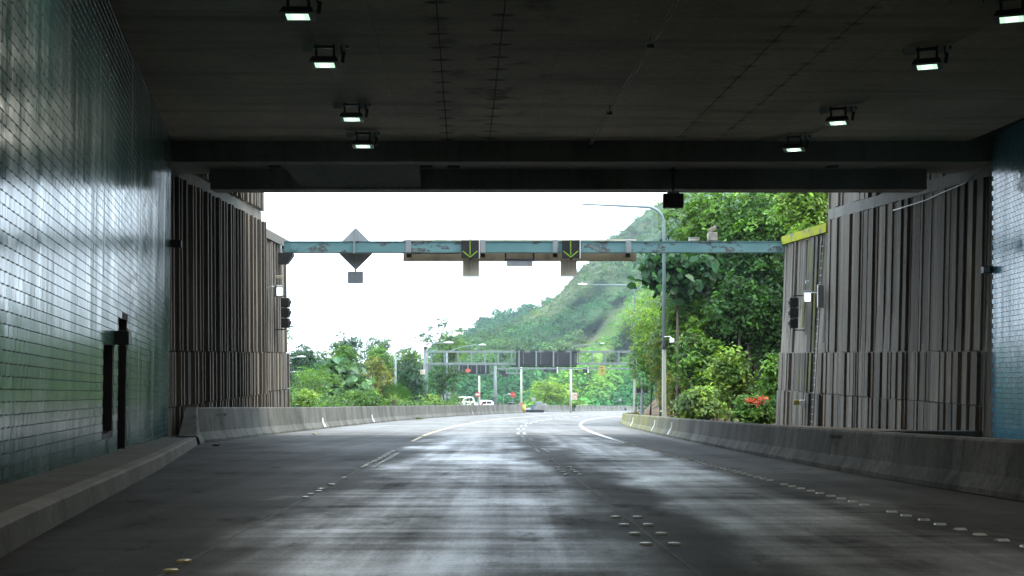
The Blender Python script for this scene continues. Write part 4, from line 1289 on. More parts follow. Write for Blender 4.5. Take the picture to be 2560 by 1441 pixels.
MB().box((tx(1064) - .3, TD - .6, tz(868)), (tx(1064) + .3, TD + .6, tz(868) + .05), inv).build('post_cap', MAT['post_metal'], tg)
def message_board(label, px0, px1, py0, py1, d, nposts, loc_d=.0):
    x0, x1, z0, z1 = tx(px0, d), tx(px1, d), tz(py1, d), tz(py0, d)
    o = empty('message_board', label, 'message board', ((x0 + x1) / 2, d - loc_d, (z0 + z1) / 2))
    w, h = (x1 - x0) / 2, (z1 - z0) / 2
    MB().box((-w, -.3, -h), (w, .35, h), None, .08).build('case', MAT['dark_metal'], o)
    for k in range(nposts):
        x = lerp(-w * .9, w * .8, k / (nposts - 1))
        MB().box((x - .09, -.42, -h - .15), (x + .09, -.301, h + .2)).build('mounting_bar', MAT['post_metal'], o)
        MB().box((x + .5, -.32, -h * .85), (x + .55, -.301, h * .85)).build('panel_seam', MAT['blue_grey'], o)
    MB().box((-w - .6, -.25, -h - .18), (w, .3, -h - .02)).build('catwalk', MAT['black'], o)
    for k in range(5):
        x = lerp(-w, w * .8, k / 4)
        MB().box((x, -.35, h + .22), (x + w * .3, .2, h + .30)).build('roof_plate', MAT['dark_metal'], o)
    return o
message_board('large black message board mounted on the truss gantry', 1290, 1441, 881, 914, TD, 4, .75)
# second, farther gantry
D2 = 205.0
tg2 = empty('truss_gantry', 'farther thin gantry frame standing below the first truss', 'gantry', (tx(1238, D2), D2, -8))
inv2 = Matrix.Translation((-tx(1238, D2), -D2, 8))
MB().tube([inv2 @ Vector((tx(1238, D2), D2, -8.3)), inv2 @ Vector((tx(1238, D2), D2, tz(915, D2)))], .24, 10).build('post', MAT['post_metal'], tg2, smooth=True)
MB().box((tx(1238, D2), D2 - .1, tz(922, D2) - .1), (tx(1590, D2), D2 + .1, tz(922, D2) + .12), inv2).build('chord', MAT['post_metal'], tg2)
MB().box((tx(1100, D2), D2 - .1, tz(934, D2) - .1), (tx(1300, D2), D2 + .1, tz(934, D2) + .12), inv2).build('chord', MAT['post_metal'], tg2)
MB().box((tx(1100, D2), D2 - .1, tz(911, D2) - .1), (tx(1238, D2), D2 + .1, tz(911, D2) + .12), inv2).build('chord', MAT['post_metal'], tg2)
for px in (1130, 1150, 1172, 1190, 1215, 1265, 1292):
    MB().box((tx(px, D2) - .1, D2 - .08, tz(932, D2)), (tx(px, D2) + .1, D2 + .08, tz(906 if px < 1240 else 923, D2)), inv2).build('strut', MAT['post_metal'], tg2)
MB().box((tx(1231, D2), D2 - .35, tz(992, D2)), (tx(1246, D2), D2 - .2, tz(984, D2)), inv2).build('control_box', MAT['post_metal'], tg2)
message_board('smaller black message board below the first truss, with an orange plate', 1120, 1225, 913, 932, D2 - 3, 5, 0)
def plate_sign(name, label, px, py, d, w, h, mat, cat='sign', post=None, rim=None):
    c = at(px, py, d); o = empty(name, label, cat, c)
    W, H = w * d / F / 2, h * d / F / 2
    MB().box((-W, -.03, -H), (W, .03, H), None, .01).build('plate', mat, o)
    if rim is not None: MB().box((-W * 1.08, .031, -H * 1.08), (W * 1.08, .05, H * 1.08)).build('rim', rim, o)
    if post: MB().tube([(0, .1, H), (0, .1, -post)], .05, 8).build('post', MAT['post_metal'], o)
    return o, W, H
VX = Matrix.Rotation(math.pi / 2, 4, 'X')
def face_text(par, s, sz, mat, dx=0, dz=0, y=-.04, rot=0):
    return text_obj(s, 'lettering', Matrix.Translation((dx, y, dz)) @ VX @ Matrix.Rotation(rot, 4, 'Z'), sz, mat, par)
plate_sign('plate_sign', 'small orange plate in front of the smaller message board', 1170, 927, D2 - 4, 12, 8, MAT['orange'])
o, W, H = plate_sign('lane_box', 'dark square signal box with white edge under the black message board', 1385, 926, D2, 14, 14, MAT['dark_metal'], 'signal')
MB().box((W + .01, -.1, -H), (W + .15, .4, H + .1)).build('hood', MAT['white'], o)
o, W, H = plate_sign('lane_box', 'dark square signal box hung next to the yellow sign', 1463, 926, D2, 12, 14, MAT['dark_metal'], 'signal')
MB().box((W + .01, -.1, -H), (W + .15, .4, H + .1)).build('hood', MAT['white'], o)
plate_sign('lane_box', 'small dark box hung between the two square signal boxes', 1441, 929, D2 + 2, 9, 7, MAT['dark_metal'], 'signal')
plate_sign('lane_box', 'small dark box left of the square signal box under the message board', 1364, 927, D2 + 2, 10, 6, MAT['dark_metal'], 'signal')
o, W, H = plate_sign('yellow_sign', 'faded yellow sign with a dark hooked mark under the truss', 1505, 927, TD - 1, 18, 24, MAT['yellow'], 'sign')
face_text(o, '?', .75, MAT['ink'], 0, -.12)
MB().box((-.28, -.04, .34), (.12, -.031, .40)).build('mark', MAT['ink'], o)
m = MB()
for (px, a, b) in ((1256, 918, 935), (1263, 930, 943)): m.box((tx(px, D2) - .5, D2 - .2, tz(b, D2)), (tx(px, D2) + .5, D2 + .2, tz(b, D2) + .5))
o = m.build('detector', MAT['dark_metal']); tag(o, 'dark vehicle detectors under the farther gantry', 'detector')
# plain posts of the farther signs
for px, d, top, lab in ((1303, 215, 915, 'tall pale post behind the red stop sign'), (1427, 225, 920, 'pale post beside the round ringed sign'), (1198, 225, 940, 'pale post behind the no entry sign')):
    b = at(px, top, d)
    o = empty('sign_post', lab, 'post', (b.x, d, -9)); MB().tube([(0, 0, -.5), (0, 0, b.z + 9)], [.2, .16], 10).build('shaft', MAT['pole'], o, smooth=True)
    MB().box((-.28, -.28, -.5), (.28, .28, -.42)).build('base_plate', MAT['grey_metal'], o)

def disc(r, n, y0, y1, rot=0): return [(r * math.cos(2 * math.pi * (k + rot) / n), r * math.sin(2 * math.pi * (k + rot) / n)) for k in range(n)]
d = 210
o = empty('no_entry_sign', 'round red no entry sign with a white bar', 'sign', at(1194.5, 987, d))
r = 6.6 * d / F
sheet(disc(r, 24, 0, 0), -.02, .02).build('disc', MAT['red'], o)
MB().box((-r * .8, -.035, -.06), (r * .8, -.021, .1)).build('bar', MAT['white'], o)
face_text(o, 'DO NOT', .16, MAT['white'], 0, r * .45); face_text(o, 'ENTER', .16, MAT['white'], 0, -r * .4)
MB().tube([(.1, .08, r), (.1, .08, -3.2)], .05, 8).build('post', MAT['post_metal'], o)
o = empty('stop_sign', 'red octagonal stop sign above the black bin', 'sign', at(1282.5, 987, d))
sheet(disc(r * 1.1, 8, 0, 0, .5), -.02, .02).build('plate', MAT['red'], o)
face_text(o, 'STOP', .36, MAT['beige'], 0, 0)
MB().tube([(0, .08, r), (0, .08, -3.2)], .05, 8).build('post', MAT['post_metal'], o)
d = 222
o, W, H = plate_sign('ringed_sign', 'pale square sign with a red ring and a black letter', 1436.5, 991, d, 13, 17, MAT['beige'], 'sign')
m = MB(); R1, R2 = W * .92, W * .76
for k in range(24):
    a, b = 2 * math.pi * k / 24, 2 * math.pi * (k + 1) / 24
    m.quad((R1 * math.cos(a), -.036, R1 * math.sin(a)), (R1 * math.cos(b), -.036, R1 * math.sin(b)), (R2 * math.cos(b), -.036, R2 * math.sin(b)), (R2 * math.cos(a), -.036, R2 * math.sin(a)))
m.build('ring', MAT['red'], o)
face_text(o, 'P', .62, MAT['ink'])
d = 222
o, W, H = plate_sign('arrow_sign', 'grey sign with a black arrow among the trees below the thin lamp post', 924.5, 894, d, 17, 20, MAT['grey_metal'], 'sign')
m = MB(); a = math.radians(35)
def rt(x, z): return (x * math.cos(a) - z * math.sin(a), x * math.sin(a) + z * math.cos(a) - .18)
for poly in ([(-.42, -.06), (.12, -.06), (.12, .06), (-.42, .06)], [(.1, -.2), (.44, 0), (.1, .2)]):
    m.poly([(rt(*q)[0], -.036, rt(*q)[1]) for q in poly])
m.build('arrow', MAT['ink'], o)
for z in (.42, .3, .18): MB().box((-.36, -.036, z), (.36, -.0305, z + .05)).build('text_line', MAT['sign_grey'], o)
o, W, H = plate_sign('notice_sign', 'pale grey notice sign with dark lines behind the curved lamp post', 1115, 992, 186, 24, 20, MAT['grey_metal'], 'sign', 1.6)
for z in (-.3, -.1, .1, .3): MB().box((-W * .7, -.036, z), (W * .7, -.0305, z + .06)).build('text_line', MAT['sign_grey'], o)
o = empty('warning_sign', 'tiny amber diamond warning sign far off by the road', 'sign', at(1474, 1000, 398)); sheet([(-.75, 0), (0, -.75), (.75, 0), (0, .75)], -.02, .02).build('plate', MAT['amber'], o); MB().tube([(0, .1, 0), (0, .1, -3)], .06, 6).build('post', MAT['post_metal'], o)
plate_sign('plate_sign', 'tiny pale sign panel far off before the dark forest edge', 1551, 1002, 360, 8, 9, MAT['grey_metal'], 'sign', 2.0)
plate_sign('plate_sign', 'tiny white sign on a thin post before the bright round tree', 1334, 998, 230, 9, 8, MAT['grey_metal'], 'sign', 1.8)

def cabinet(label, px, py0, py1, d, base_z, wpx, post_mat, body):
    """post with a dark signal housing"""
    c = at(px, (py0 + py1) / 2, d); H = (py1 - py0) * d / F / 2; W = wpx * d / F / 2
    o = empty('signal_post', label, 'signal', (c.x, d, base_z)); zc = c.z - base_z
    MB().tube([(0, 0, 0), (0, 0, zc + H * 2.4)], [.16, .13], 8).build('post', post_mat, o)
    MB().box((-W, -.1, zc - H), (-.1, .5, zc + H), None, .03).build('housing', body, o)
    MB().box((.1, -.1, zc - H), (W, .5, zc + H), None, .03).build('housing', body, o)
    MB().box((-W * .9, -.15, zc - H * 1.15), (W * .9, -.101, zc - H * .95)).build('bracket', MAT['post_metal'], o)
    MB().box((-W * .9, -.15, zc + H * .95), (W * .9, -.101, zc + H * 1.15)).build('bracket', MAT['post_metal'], o)
    return o
cabinet('dark twin signal housing on a post in front of the left trees', 1043, 948, 968, 150, -6, 30, MAT['post_metal'], MAT['dark_metal'])
cabinet('dark twin signal housing on a post by the rock face', 1605, 964, 983, 118, -5.2, 30, MAT['post_metal'], MAT['dark_metal'])
MB().box((tx(1050, 150), 149.8, tz(937, 150)), (tx(1062, 150), 150.2, tz(925, 150)), None, .03).build('equipment_box', MAT['beige'], None, label='pale equipment box beside the gantry post', cat='box')

# ------------------------------------------------------------------ things near the gap in the barrier
cs = empty('crash_cushion', 'yellow nose of the barrier end with black and white bars at the gap', 'crash cushion', (left_path(201), 201.3, zr(201, -10.8)))
m = MB()
m.tube([(0.0, 0, 0), (0.0, 0, 1.05)], .32, 12); m.build('nose', MAT['ochre'], cs, smooth=True)
for k in range(3):
    MB().box((-1.7, -.3, .22 + k * .3), (-.34, .1, .36 + k * .3)).build('bar', MAT['white'], cs)
MB().box((-1.7, -.25, .05), (-.34, .08, 1.1)).build('core', MAT['black'], cs)
o = empty('guard_rail', 'low dark guard rail closing the gap behind the yellow nose', 'guard rail', (center(206) - 11.0, 206, zr(206, -11)))
MB().box((-.5, -.1, .0), (2.4, .1, .42)).build('beam', MAT['dark_metal'], o)
o = empty('bin', 'dark blue drum at the start of the far barrier', 'drum', at(1333.5, 1030, 212)); MB().tube([(0, 0, 0), (0, 0, .95)], .45, 14).build('body', MAT['blue_grey'], o); MB().tube([(0, 0, .951), (0, 0, 1.02)], .48, 14).build('lid', MAT['dark_metal'], o)
o = empty('wheeled_bin', 'black wheeled bin standing behind the barrier end', 'bin', at(1278.5, 1024, 212))
MB().prism([(-.36, 0), (.36, 0), (.46, .95), (-.46, .95)], -.4, .4).build('body', MAT['dark_metal'], o)
MB().box((-.55, -.45, .955), (.52, .45, 1.04), None, .02).build('lid', MAT['dark_metal'], o)
MB().box((-.5, -.46, 1.045), (.5, -.1, 1.10)).build('handle', MAT['grey_metal'], o)
o = empty('barrier_gate', 'long gate arm in red and white stripes behind the barrier', 'gate arm', at(1184, 1016, 214))
L = 96 * 214 / F
for k in range(10):
    MB().box((L * k / 10 + .01, -.05, -.06 + k * .018), (L * (k + 1) / 10 - .01, .05, .07 + k * .018)).build('arm_stripe', MAT['red'] if k % 2 else MAT['white'], o)
for u in (.22, .68):
    MB().box((L * u - .14, -.06, .09), (L * u + .14, .06, .36), None, .03).build('lamp', MAT['red'], o)
o = empty('orange_sign', 'small orange sign with pale lines beside the barrier end', 'sign', at(1302, 1013, 208)); MB().box((-.36, -.03, -.3), (.36, .03, .3)).build('plate', MAT['orange'], o)
for z in (.05, -.13): MB().box((-.3, -.036, z), (.3, -.0305, z + .07)).build('text_line', MAT['beige'], o)
o = empty('equipment_cabinet', 'blue grey equipment cabinet behind the far barrier', 'cabinet', at(1348, 1028, 225)); MB().box((-.5, -.4, 0), (.5, .4, 1.5), None, .03).build('body', MAT['sign_grey'], o); MB().box((.52, -.3, .1), (1.2, .3, 1.2), None, .03).build('side_box', MAT['grey_metal'], o)
# thin white rail along the far curve
fr = empty('far_guard_rail', 'thin white guard rail beyond the far barrier', 'guard rail', (0, 0, 0))
pts = [at(1425, 1013, 345), at(1480, 1013, 355), at(1540, 1013, 365), at(1620, 1013.5, 372)]
MB().tube(pts, .22, 6).build('rail', MAT['white'], fr)
for q in pts: MB().tube([q, q - Vector((0, 0, 1.6))], .1, 6).build('post', MAT['grey_metal'], fr)

# ------------------------------------------------------------------ elevated road behind the left trees
vd = 224.0
vi = empty('viaduct', 'slim elevated road with a white rail behind the left trees', 'viaduct', (tx(900, vd), vd, 0), kind='thing')
x0, x1 = tx(560, vd) - tx(900, vd), tx(1068, vd) - tx(900, vd)
z = tz(905, vd)
MB().box((x0, -.3, z - 1.5), (x1, 9, z - .25)).build('deck', MAT['dark_metal'], vi)
MB().box((x0, -.42, z - .12), (x1, -.31, z + .08)).build('rail', MAT['white'], vi)
for k in range(9):
    x = lerp(x0, x1, (k + .3) / 9); MB().box((x - .08, -.41, z - .3), (x + .08, -.32, z - .121)).build('rail_post', MAT['grey_metal'], vi)
for k in range(2):
    x = lerp(x0, x1, (k + .5) / 2); MB().tube([(x, 4, -9), (x, 4, z - 1.5)], .7, 10).build('pier', MAT['barrier'], vi)

# ------------------------------------------------------------------ cars on the opposite carriageway
def car(label, loc, rz, s=1.0):
    o = empty('car', label, 'car', loc, rz)
    W = .92
    def shell(prof, w0, w1):
        m = MB(); n = len(prof); rings = [(-w1, 1), (-w0, 0), (w0, 0), (w1, 1)]
        for y, t in ((-W, 1), (-W * .86, 0), (W * .86, 0), (W, 1)): pass
        return m
    body = [(-2.3, .45), (-2.32, .75), (-2.15, .98), (-1.0, 1.05), (1.35, 1.06), (2.15, .96), (2.33, .72), (2.3, .40), (2.0, .25), (-2.0, .25)]
    cab = [(-2.12, 1.0), (-1.95, 1.45), (-1.6, 1.68), (-.2, 1.74), (.45, 1.66), (1.35, 1.05)]
    def loft(prof, ws):
        m = MB(); n = len(prof)
        for (y, k) in ws:
            cx = sum(p[0] for p in prof) / n; cz = sum(p[1] for p in prof) / n
            m.v += [(cx + (p[0] - cx) * k, y, cz + (p[1] - cz) * k) for p in prof]
        for i in range(len(ws) - 1):
            for j in range(n): m.f.append((i * n + j, i * n + (j + 1) % n, (i + 1) * n + (j + 1) % n, (i + 1) * n + j))
        m.f.append(tuple(reversed(range(n)))); m.f.append(tuple((len(ws) - 1) * n + j for j in range(n)))
        return m
    loft(body, [(-W, .94), (-W * .9, .99), (0, 1), (W * .9, .99), (W, .94)]).build('body', MAT['car_white'], o, smooth=False)
    loft(cab, [(-W * .80, .93), (-W * .70, .99), (0, 1.0), (W * .70, .99), (W * .80, .93)]).build('cabin', MAT['car_white'], o)
    m = MB(); m.quad((1.30, -.6, 1.12), (1.30, .6, 1.12), (.52, .52, 1.63), (.52, -.52, 1.63)); m.v = [(x + .035, y, zz + .02) for x, y, zz in m.v]; m.build('windscreen', MAT['glass'], o)
    for sgn in (-1, 1):
        y = sgn * (W * .80 + .008)
        m = MB(); m.quad((.95, y, 1.10), (.30, y, 1.56), (-.35, y, 1.60), (-.35, y, 1.10)); m.build('side_window', MAT['glass'], o)
        m = MB(); m.quad((-.45, y, 1.10), (-.45, y, 1.60), (-1.35, y, 1.56), (-1.5, y, 1.12)); m.build('side_window', MAT['glass'], o)
        MB().box((2.1, sgn * .62 - .18, .72), (2.335, sgn * .62 + .18, .86), None, .03).build('headlight', MAT['glass'], o)
        MB().tube([(-1.6, sgn * .62, 1.74), (.1, sgn * .62, 1.79)], .03, 6).build('roof_rail', MAT['grey_metal'], o)
        MB().box((.85, sgn * .95 - .1, 1.08), (1.05, sgn * .95 + .1, 1.22), None, .03).build('mirror', MAT['car_white'], o)
        for x in (-1.4, 1.42):
            w = MB().tube([(x, sgn * .72, .34), (x, sgn * .93, .34)], .34, 16).build('wheel', MAT['rubber'], o)
            MB().tube([(x, sgn * .90, .34), (x, sgn * .945, .34)], .21, 12).build('rim', MAT['grey_metal'], w)
    MB().box((2.2, -.5, .5), (2.345, .5, .66)).build('grille', MAT['dark_metal'], o)
    o.scale = (s, s, s)
    return o
car('white car with roof rails driving behind the tall barrier', (tx(1158, 196), 196, zr(196, -19.5) + .3), math.radians(-118), 1.0)
car('white car half hidden behind the bright bushes and the barrier', (tx(1096, 192), 192, zr(192, -23) - .35), math.radians(-112), 1.0)
car('distant white car whose roof shows behind the striped gate arm', (tx(1207, 260), 260, zr(260, -22) - .1), math.radians(-150), 1.0)

# ------------------------------------------------------------------ right hillside
HB = [(40, 22), (60, 19), (70, 17), (80, 16.2), (92, 15.2), (104, 13.0), (112, 12.0), (122, 12.1), (132, 13.4), (145, 17), (160, 23), (180, 34)]
def hill_z(x, y):
    b = interp(y, HB); t = x - b
    g0 = zr(y, min(x - center(y), 9)) + 0.35
    n = mnoise.noise(Vector((x * .18, y * .18, 2.0))) * 1.6 + mnoise.noise(Vector((x * .6, y * .6, 5.0))) * .5
    if t <= 0: return g0 + max(0, (t + 3) * .12)
    if t < 7.5: return g0 + .36 + t * 1.9 + n * min(1, t)
    return g0 + .36 + 14.2 + (t - 7.5) * .75 + n
m = MB(); hx = np.linspace(0, 60, 46); hy = np.linspace(48, 185, 70)
for y in hy:
    x_in = right_path(min(y, 150)) + .45 if y < 150 else interp(y, HB) - 8
    for u in hx:
        x = x_in + u
        m.v.append((x, y, hill_z(x, y)))
k = len(hx)
for i in range(len(hy) - 1):
    for j in range(k - 1): m.f.append((i * k + j, i * k + j + 1, (i + 1) * k + j + 1, (i + 1) * k + j))
hill = m.build('hillside', MAT['soil'], smooth=True, kind='structure', label='steep brown hillside behind the low barrier')

def ground_at(x, y):
    if x > right_path(min(max(y, -20), 150)) and 48 < y < 185: return hill_z(x, y)
    return zr(min(y, 500), x - center(y)) - .4 if abs(x - center(y)) < 30 else slope_z(y) - .6

# ------------------------------------------------------------------ plants
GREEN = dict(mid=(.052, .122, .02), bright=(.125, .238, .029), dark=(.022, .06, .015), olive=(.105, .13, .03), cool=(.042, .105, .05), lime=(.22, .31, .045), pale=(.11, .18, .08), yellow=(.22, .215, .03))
def plant(label, px, py, d, w, h, kind='mid', leaf=.26, n=3500, nb=14, var=.35, aspect=.45, mix=None, droop=.35, trunk=True, name='broadleaf_tree', cat='tree', group='trees around the tunnel mouth', shell=.7, yscale=.8, blob=.42, fold=.18, base=None, airy=0.0):
    if px > 1590 and d > 80 and leaf < .5: w, h, nb, leaf, n = w * 1.22, h * 1.3, nb + 10, leaf * 1.15, int(n * 1.25)
    elif px < 1170: w, h, nb = w * 1.12, h * 1.15, nb + 6
    c = at(px, py, d); rx, rz = w / 2 * d / F, h / 2 * d / F; ry = rx * yscale
    gzv = ground_at(c.x, c.y) if base is None else base
    gzv = min(gzv, c.z - rz * .5)
    o = empty(name, label, cat, (c.x, c.y, gzv), group=group)
    loc = np.array((c.x, c.y, gzv)); C0 = np.array(c) - loc
    # sub-crowns, then sprays of leaves at the twig ends
    R3 = np.array([rx, ry, rz])
    u = RNG.normal(size=(nb, 3)); u /= np.linalg.norm(u, axis=1, keepdims=True)
    rr = RNG.uniform(.15, 1.0, (nb, 1)) ** .5
    bc = u * rr * R3 * (1 - blob * .7) + C0
    br = RNG.uniform(.55, 1.3, nb) * blob
    base_c = np.array(GREEN[kind]); mix_c = np.array(GREEN[mix]) if mix else base_c
    bcol = np.exp(RNG.normal(0, var * .45, nb)); bmix = RNG.uniform(0, 1, nb) ** 1.6
    ns = max(6, n // 15); si = RNG.integers(0, ns, n)
    sb = RNG.choice(nb, ns, p=br ** 2 / np.sum(br ** 2))
    v = RNG.normal(size=(ns, 3)) + [0, -.15, .25]; v /= np.linalg.norm(v, axis=1, keepdims=True)
    if airy: v[:, 2] *= (1 - airy)
    rad = np.where(RNG.random(ns) < .22, RNG.uniform(.2, .7, ns), RNG.uniform(shell, 1.18, ns))
    sc_ = bc[sb] + v * (br[sb] * rad)[:, None] * R3
    sl = leaf * RNG.uniform(1.2, 2.6, ns)
    sn = v * .45 + np.array([0, -.12, .85]) + RNG.normal(size=(ns, 3)) * .33
    lat = RNG.normal(size=(n, 3)) * .42
    lat -= sn[si] * (np.sum(lat * sn[si], axis=1) / np.sum(sn[si] ** 2, axis=1))[:, None] * .75
    pos = sc_[si] + lat * sl[si][:, None] + np.array([0, 0, -.25]) * (np.sum(lat ** 2, axis=1) * sl[si] * droop)[:, None]
    nr = sn[si] + lat * .6 + RNG.normal(size=(n, 3)) * .24
    sm_ = np.clip(bmix[sb] + RNG.normal(0, .25, ns), 0, 1)
    col = base_c + (mix_c - base_c) * sm_[si][:, None]
    col = col * (bcol[sb] * np.exp(RNG.normal(0, var * .6, ns)))[si][:, None] * np.exp(RNG.normal(0, .16, (n, 1)))
    sz = leaf * RNG.uniform(.65, 1.3, n)
    V, Q, C = leaves(pos, nr, sz, col, aspect, fold, droop)
    cr = bpy.data.objects.new('crown', np_mesh('crown', V, Q, MAT['leaf'], C)); link(cr, o)
    if trunk:
        m = MB(); tr = max(.05, min(.2, rx * .06)); top = C0 + np.array([0, 0, -rz * .25])
        mid = top * .5 + np.array([RNG.uniform(-.3, .3) * rx * .4, 0, 0])
        m.tube([(0, 0, -.3), tuple(mid), tuple(top)], [tr, tr * .8, tr * .55], 8)
        for i in range(min(nb, 8)):
            q = bc[i]; e = (top * .55 + q * .45) + np.array([0, 0, .08 * rz])
            s0 = top * RNG.uniform(.75, 1.0)
            m.tube([tuple(s0), tuple(e), tuple(q + (q - C0) * .25)], [tr * .45, tr * .3, tr * .1], 6)
        m.build('trunk', MAT['bark'], o, smooth=True)
    return o
SHR = dict(name='shrub', cat='shrub', group='shrubs beside the road')
# --- beside the low barrier, on the hillside
plant('tall leafy tree at the top, its fresh crown meeting the mountain outline', 1775, 590, 92, 190, 230, 'bright', .30, 7000, 26, mix='mid', var=.4)
plant('broad tree crown under the roof edge above the teal beam', 1905, 545, 90, 210, 190, 'mid', .30, 6500, 24, mix='bright', var=.45)
plant('yellow green tree crown beside the upper ribbed wall', 2030, 520, 84, 150, 160, 'bright', .32, 4500, 18, mix='lime', var=.4)
plant('dark tree behind the beam end above the mossy cap', 1990, 640, 98, 220, 200, 'dark', .3, 4500, 18, mix='mid')
plant('large leaved tree with lobed grey green leaves behind the tall lamp post', 1695, 690, 88, 165, 150, 'cool', .62, 1100, 16, aspect=.8, mix='dark', droop=.7, fold=.25)
plant('deep green tree with layered sprays in the middle of the hillside', 1885, 700, 90, 200, 170, 'mid', .28, 6500, 22, mix='cool', var=.5, airy=.3)
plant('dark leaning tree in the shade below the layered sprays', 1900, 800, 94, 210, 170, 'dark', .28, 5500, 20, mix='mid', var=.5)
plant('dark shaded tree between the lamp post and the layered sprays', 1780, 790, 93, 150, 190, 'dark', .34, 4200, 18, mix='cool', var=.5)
plant('feathery yellow green tree at the edge of the hillside by the second lamp post', 1655, 810, 106, 150, 170, 'bright', .20, 7000, 22, aspect=.3, mix='lime', droop=.8, var=.4)
plant('bushy green tree on the cliff edge above the dark twin signal', 1625, 885, 112, 100, 150, 'mid', .22, 5000, 18, mix='bright', var=.5)
plant('dense tree hanging over the rock face behind the lamp post', 1700, 875, 100, 150, 130, 'mid', .26, 4500, 18, mix='olive', var=.5, **{})
plant('leafy bush at mid height right of the tall lamp post', 1745, 905, 84, 120, 140, 'mid', .30, 3000, 16, mix='bright', var=.45)
plant('upright shrub with pale fresh leaf tips in the clearing', 1828, 930, 76, 120, 175, 'mid', .30, 3200, 18, mix='lime', var=.4, **SHR)
plant('bright shrub against the foot of the mossy pier', 1938, 955, 73, 85, 140, 'bright', .30, 2400, 14, mix='mid', var=.4, **SHR)
plant('low pale tipped bush behind the barrier beside the tall lamp post', 1765, 1015, 70, 150, 100, 'pale', .27, 3600, 18, mix='lime', var=.4, **SHR)
fs = plant('flowering shrub with orange red blossoms by the pier', 1885, 1030, 69, 130, 95, 'mid', .24, 3400, 16, mix='bright', var=.4, **SHR)
plant('dark shrub between the flowering shrub and the pier foot', 1945, 1035, 71, 80, 100, 'dark', .24, 2000, 12, mix='mid', **SHR)
plant('low lime green bush with yellow shoots in the middle of the clearing', 1815, 1000, 78, 110, 80, 'bright', .26, 2200, 12, mix='lime', **SHR)
plant('yellow green creeper trailing over the brown rock face', 1668, 930, 103, 85, 120, 'yellow', .16, 4500, 18, aspect=.3, mix='olive', droop=1.3, trunk=False, name='creeper', cat='creeper', group=None)
plant('mossy creeper hanging behind the foot of the tall lamp post', 1690, 985, 98, 60, 130, 'olive', .18, 2600, 14, mix='yellow', droop=1.2, trunk=False, name='creeper', cat='creeper', group=None)
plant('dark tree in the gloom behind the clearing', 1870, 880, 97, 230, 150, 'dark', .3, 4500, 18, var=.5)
plant('mid green tree filling the hollow below the layered sprays', 1850, 770, 86, 150, 120, 'mid', .32, 3600, 18, mix='dark', var=.5)
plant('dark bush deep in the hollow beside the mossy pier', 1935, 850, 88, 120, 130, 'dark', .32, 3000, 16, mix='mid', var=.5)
plant('tangled dark tree behind the large lobed leaves', 1760, 720, 97, 190, 150, 'dark', .34, 4200, 20, mix='mid', var=.5)
plant('green bush below the lobed leaves right of the lamp post', 1720, 800, 90, 130, 110, 'mid', .30, 3200, 16, mix='bright', var=.5)
plant('leafy green tree hanging above the mossy pier foot', 1960, 760, 92, 120, 160, 'cool', .32, 3600, 18, mix='mid', var=.5)
# blossoms
base = Vector(fs.location)
for (px, py) in ((1876, 1002), (1897, 1008), (1906, 998)):
    c = at(px, py, 67.6) - base
    n = 60; pos = RNG.normal(size=(n, 3)) * [.13, .13, .06] + np.array(c)
    V, Q, C = leaves(pos, RNG.normal(size=(n, 3)) * .4 + [0, 0, 1], np.full(n, .15), np.ones((n, 3)), .6, .2, -.1)
    ob = bpy.data.objects.new('blossom', np_mesh('blossom', V, Q, MAT['flower'])); link(ob, fs)

# --- undergrowth on the slope
def undergrowth():
    P, N_, S, C = [], [], [], []
    for i in range(6500):
        y = RNG.uniform(56, 150); x = right_path(y) + RNG.uniform(.8, 34)
        t = x - interp(y, HB)
        if 106 < y < 128 and -1 < t < 3.4: continue
        if t < -.5 or y < 69 or x < right_path(y) + 2.2: continue
        if t > 14 and RNG.random() < .6: continue
        z = hill_z(x, y)
        k = 22; r = RNG.uniform(.7, 1.9)
        pp = RNG.normal(size=(k, 3)) * [r * .5, r * .5, r * .4] + [x - .4, y, z + .35 + .3 * r]
        P.append(pp); N_.append(RNG.normal(size=(k, 3)) * .5 + [-.5, -.3, .8]); S.append(RNG.uniform(.18, .42, k))
        b = np.array(GREEN['dark']) * .8 + (np.array(GREEN['mid']) - np.array(GREEN['dark'])) * RNG.uniform(0, .9)
        C.append(np.tile(b, (k, 1)) * np.exp(RNG.normal(0, .3, (k, 1))))
    V, Q, Cc = leaves(np.concatenate(P), np.concatenate(N_), np.concatenate(S), np.concatenate(C), .5)
    o = bpy.data.objects.new('undergrowth', np_mesh('undergrowth', V, Q, MAT['leaf'], Cc)); link(o)
    tag(o, 'dark leafy undergrowth covering the hillside', None, kind='stuff')
undergrowth()

# --- beyond the tall barrier
plant('feathery light green bush right beside the pale ribbed pier', 785, 965, 100, 130, 110, 'bright', .15, 6500, 20, aspect=.28, mix='pale', droop=.7, **SHR)
plant('low bright leafy bush at the barrier beside the pale pier', 755, 1005, 90, 80, 50, 'lime', .20, 1800, 12, mix='bright', **SHR)
plant('dark bushy tree behind the lamp head at the pale pier', 765, 895, 150, 110, 60, 'cool', .30, 3200, 16, mix='dark')
plant('small pale tree on the skyline between the dark bush and the round tree', 805, 897, 185, 40, 45, 'pale', .3, 700, 8)
plant('round topped dark tree rising highest left of the thin lamp post', 866, 882, 172, 92, 96, 'cool', .30, 5200, 22, mix='dark', var=.25, blob=.55)
plant('bright green tree in front of the round dark tree', 862, 893, 140, 66, 70, 'bright', .26, 2600, 14, mix='mid')
plant('pale loose crowned tree right of the thin lamp post', 942, 872, 182, 84, 70, 'pale', .34, 2300, 16, mix='cool')
plant('bright bushy tree below the pale loose crown', 948, 897, 150, 70, 60, 'bright', .26, 2400, 14, mix='mid')
plant('large leaved grey green tree in the middle of the roadside planting', 868, 955, 112, 130, 100, 'cool', .60, 1100, 18, aspect=.7, mix='pale', droop=.6)
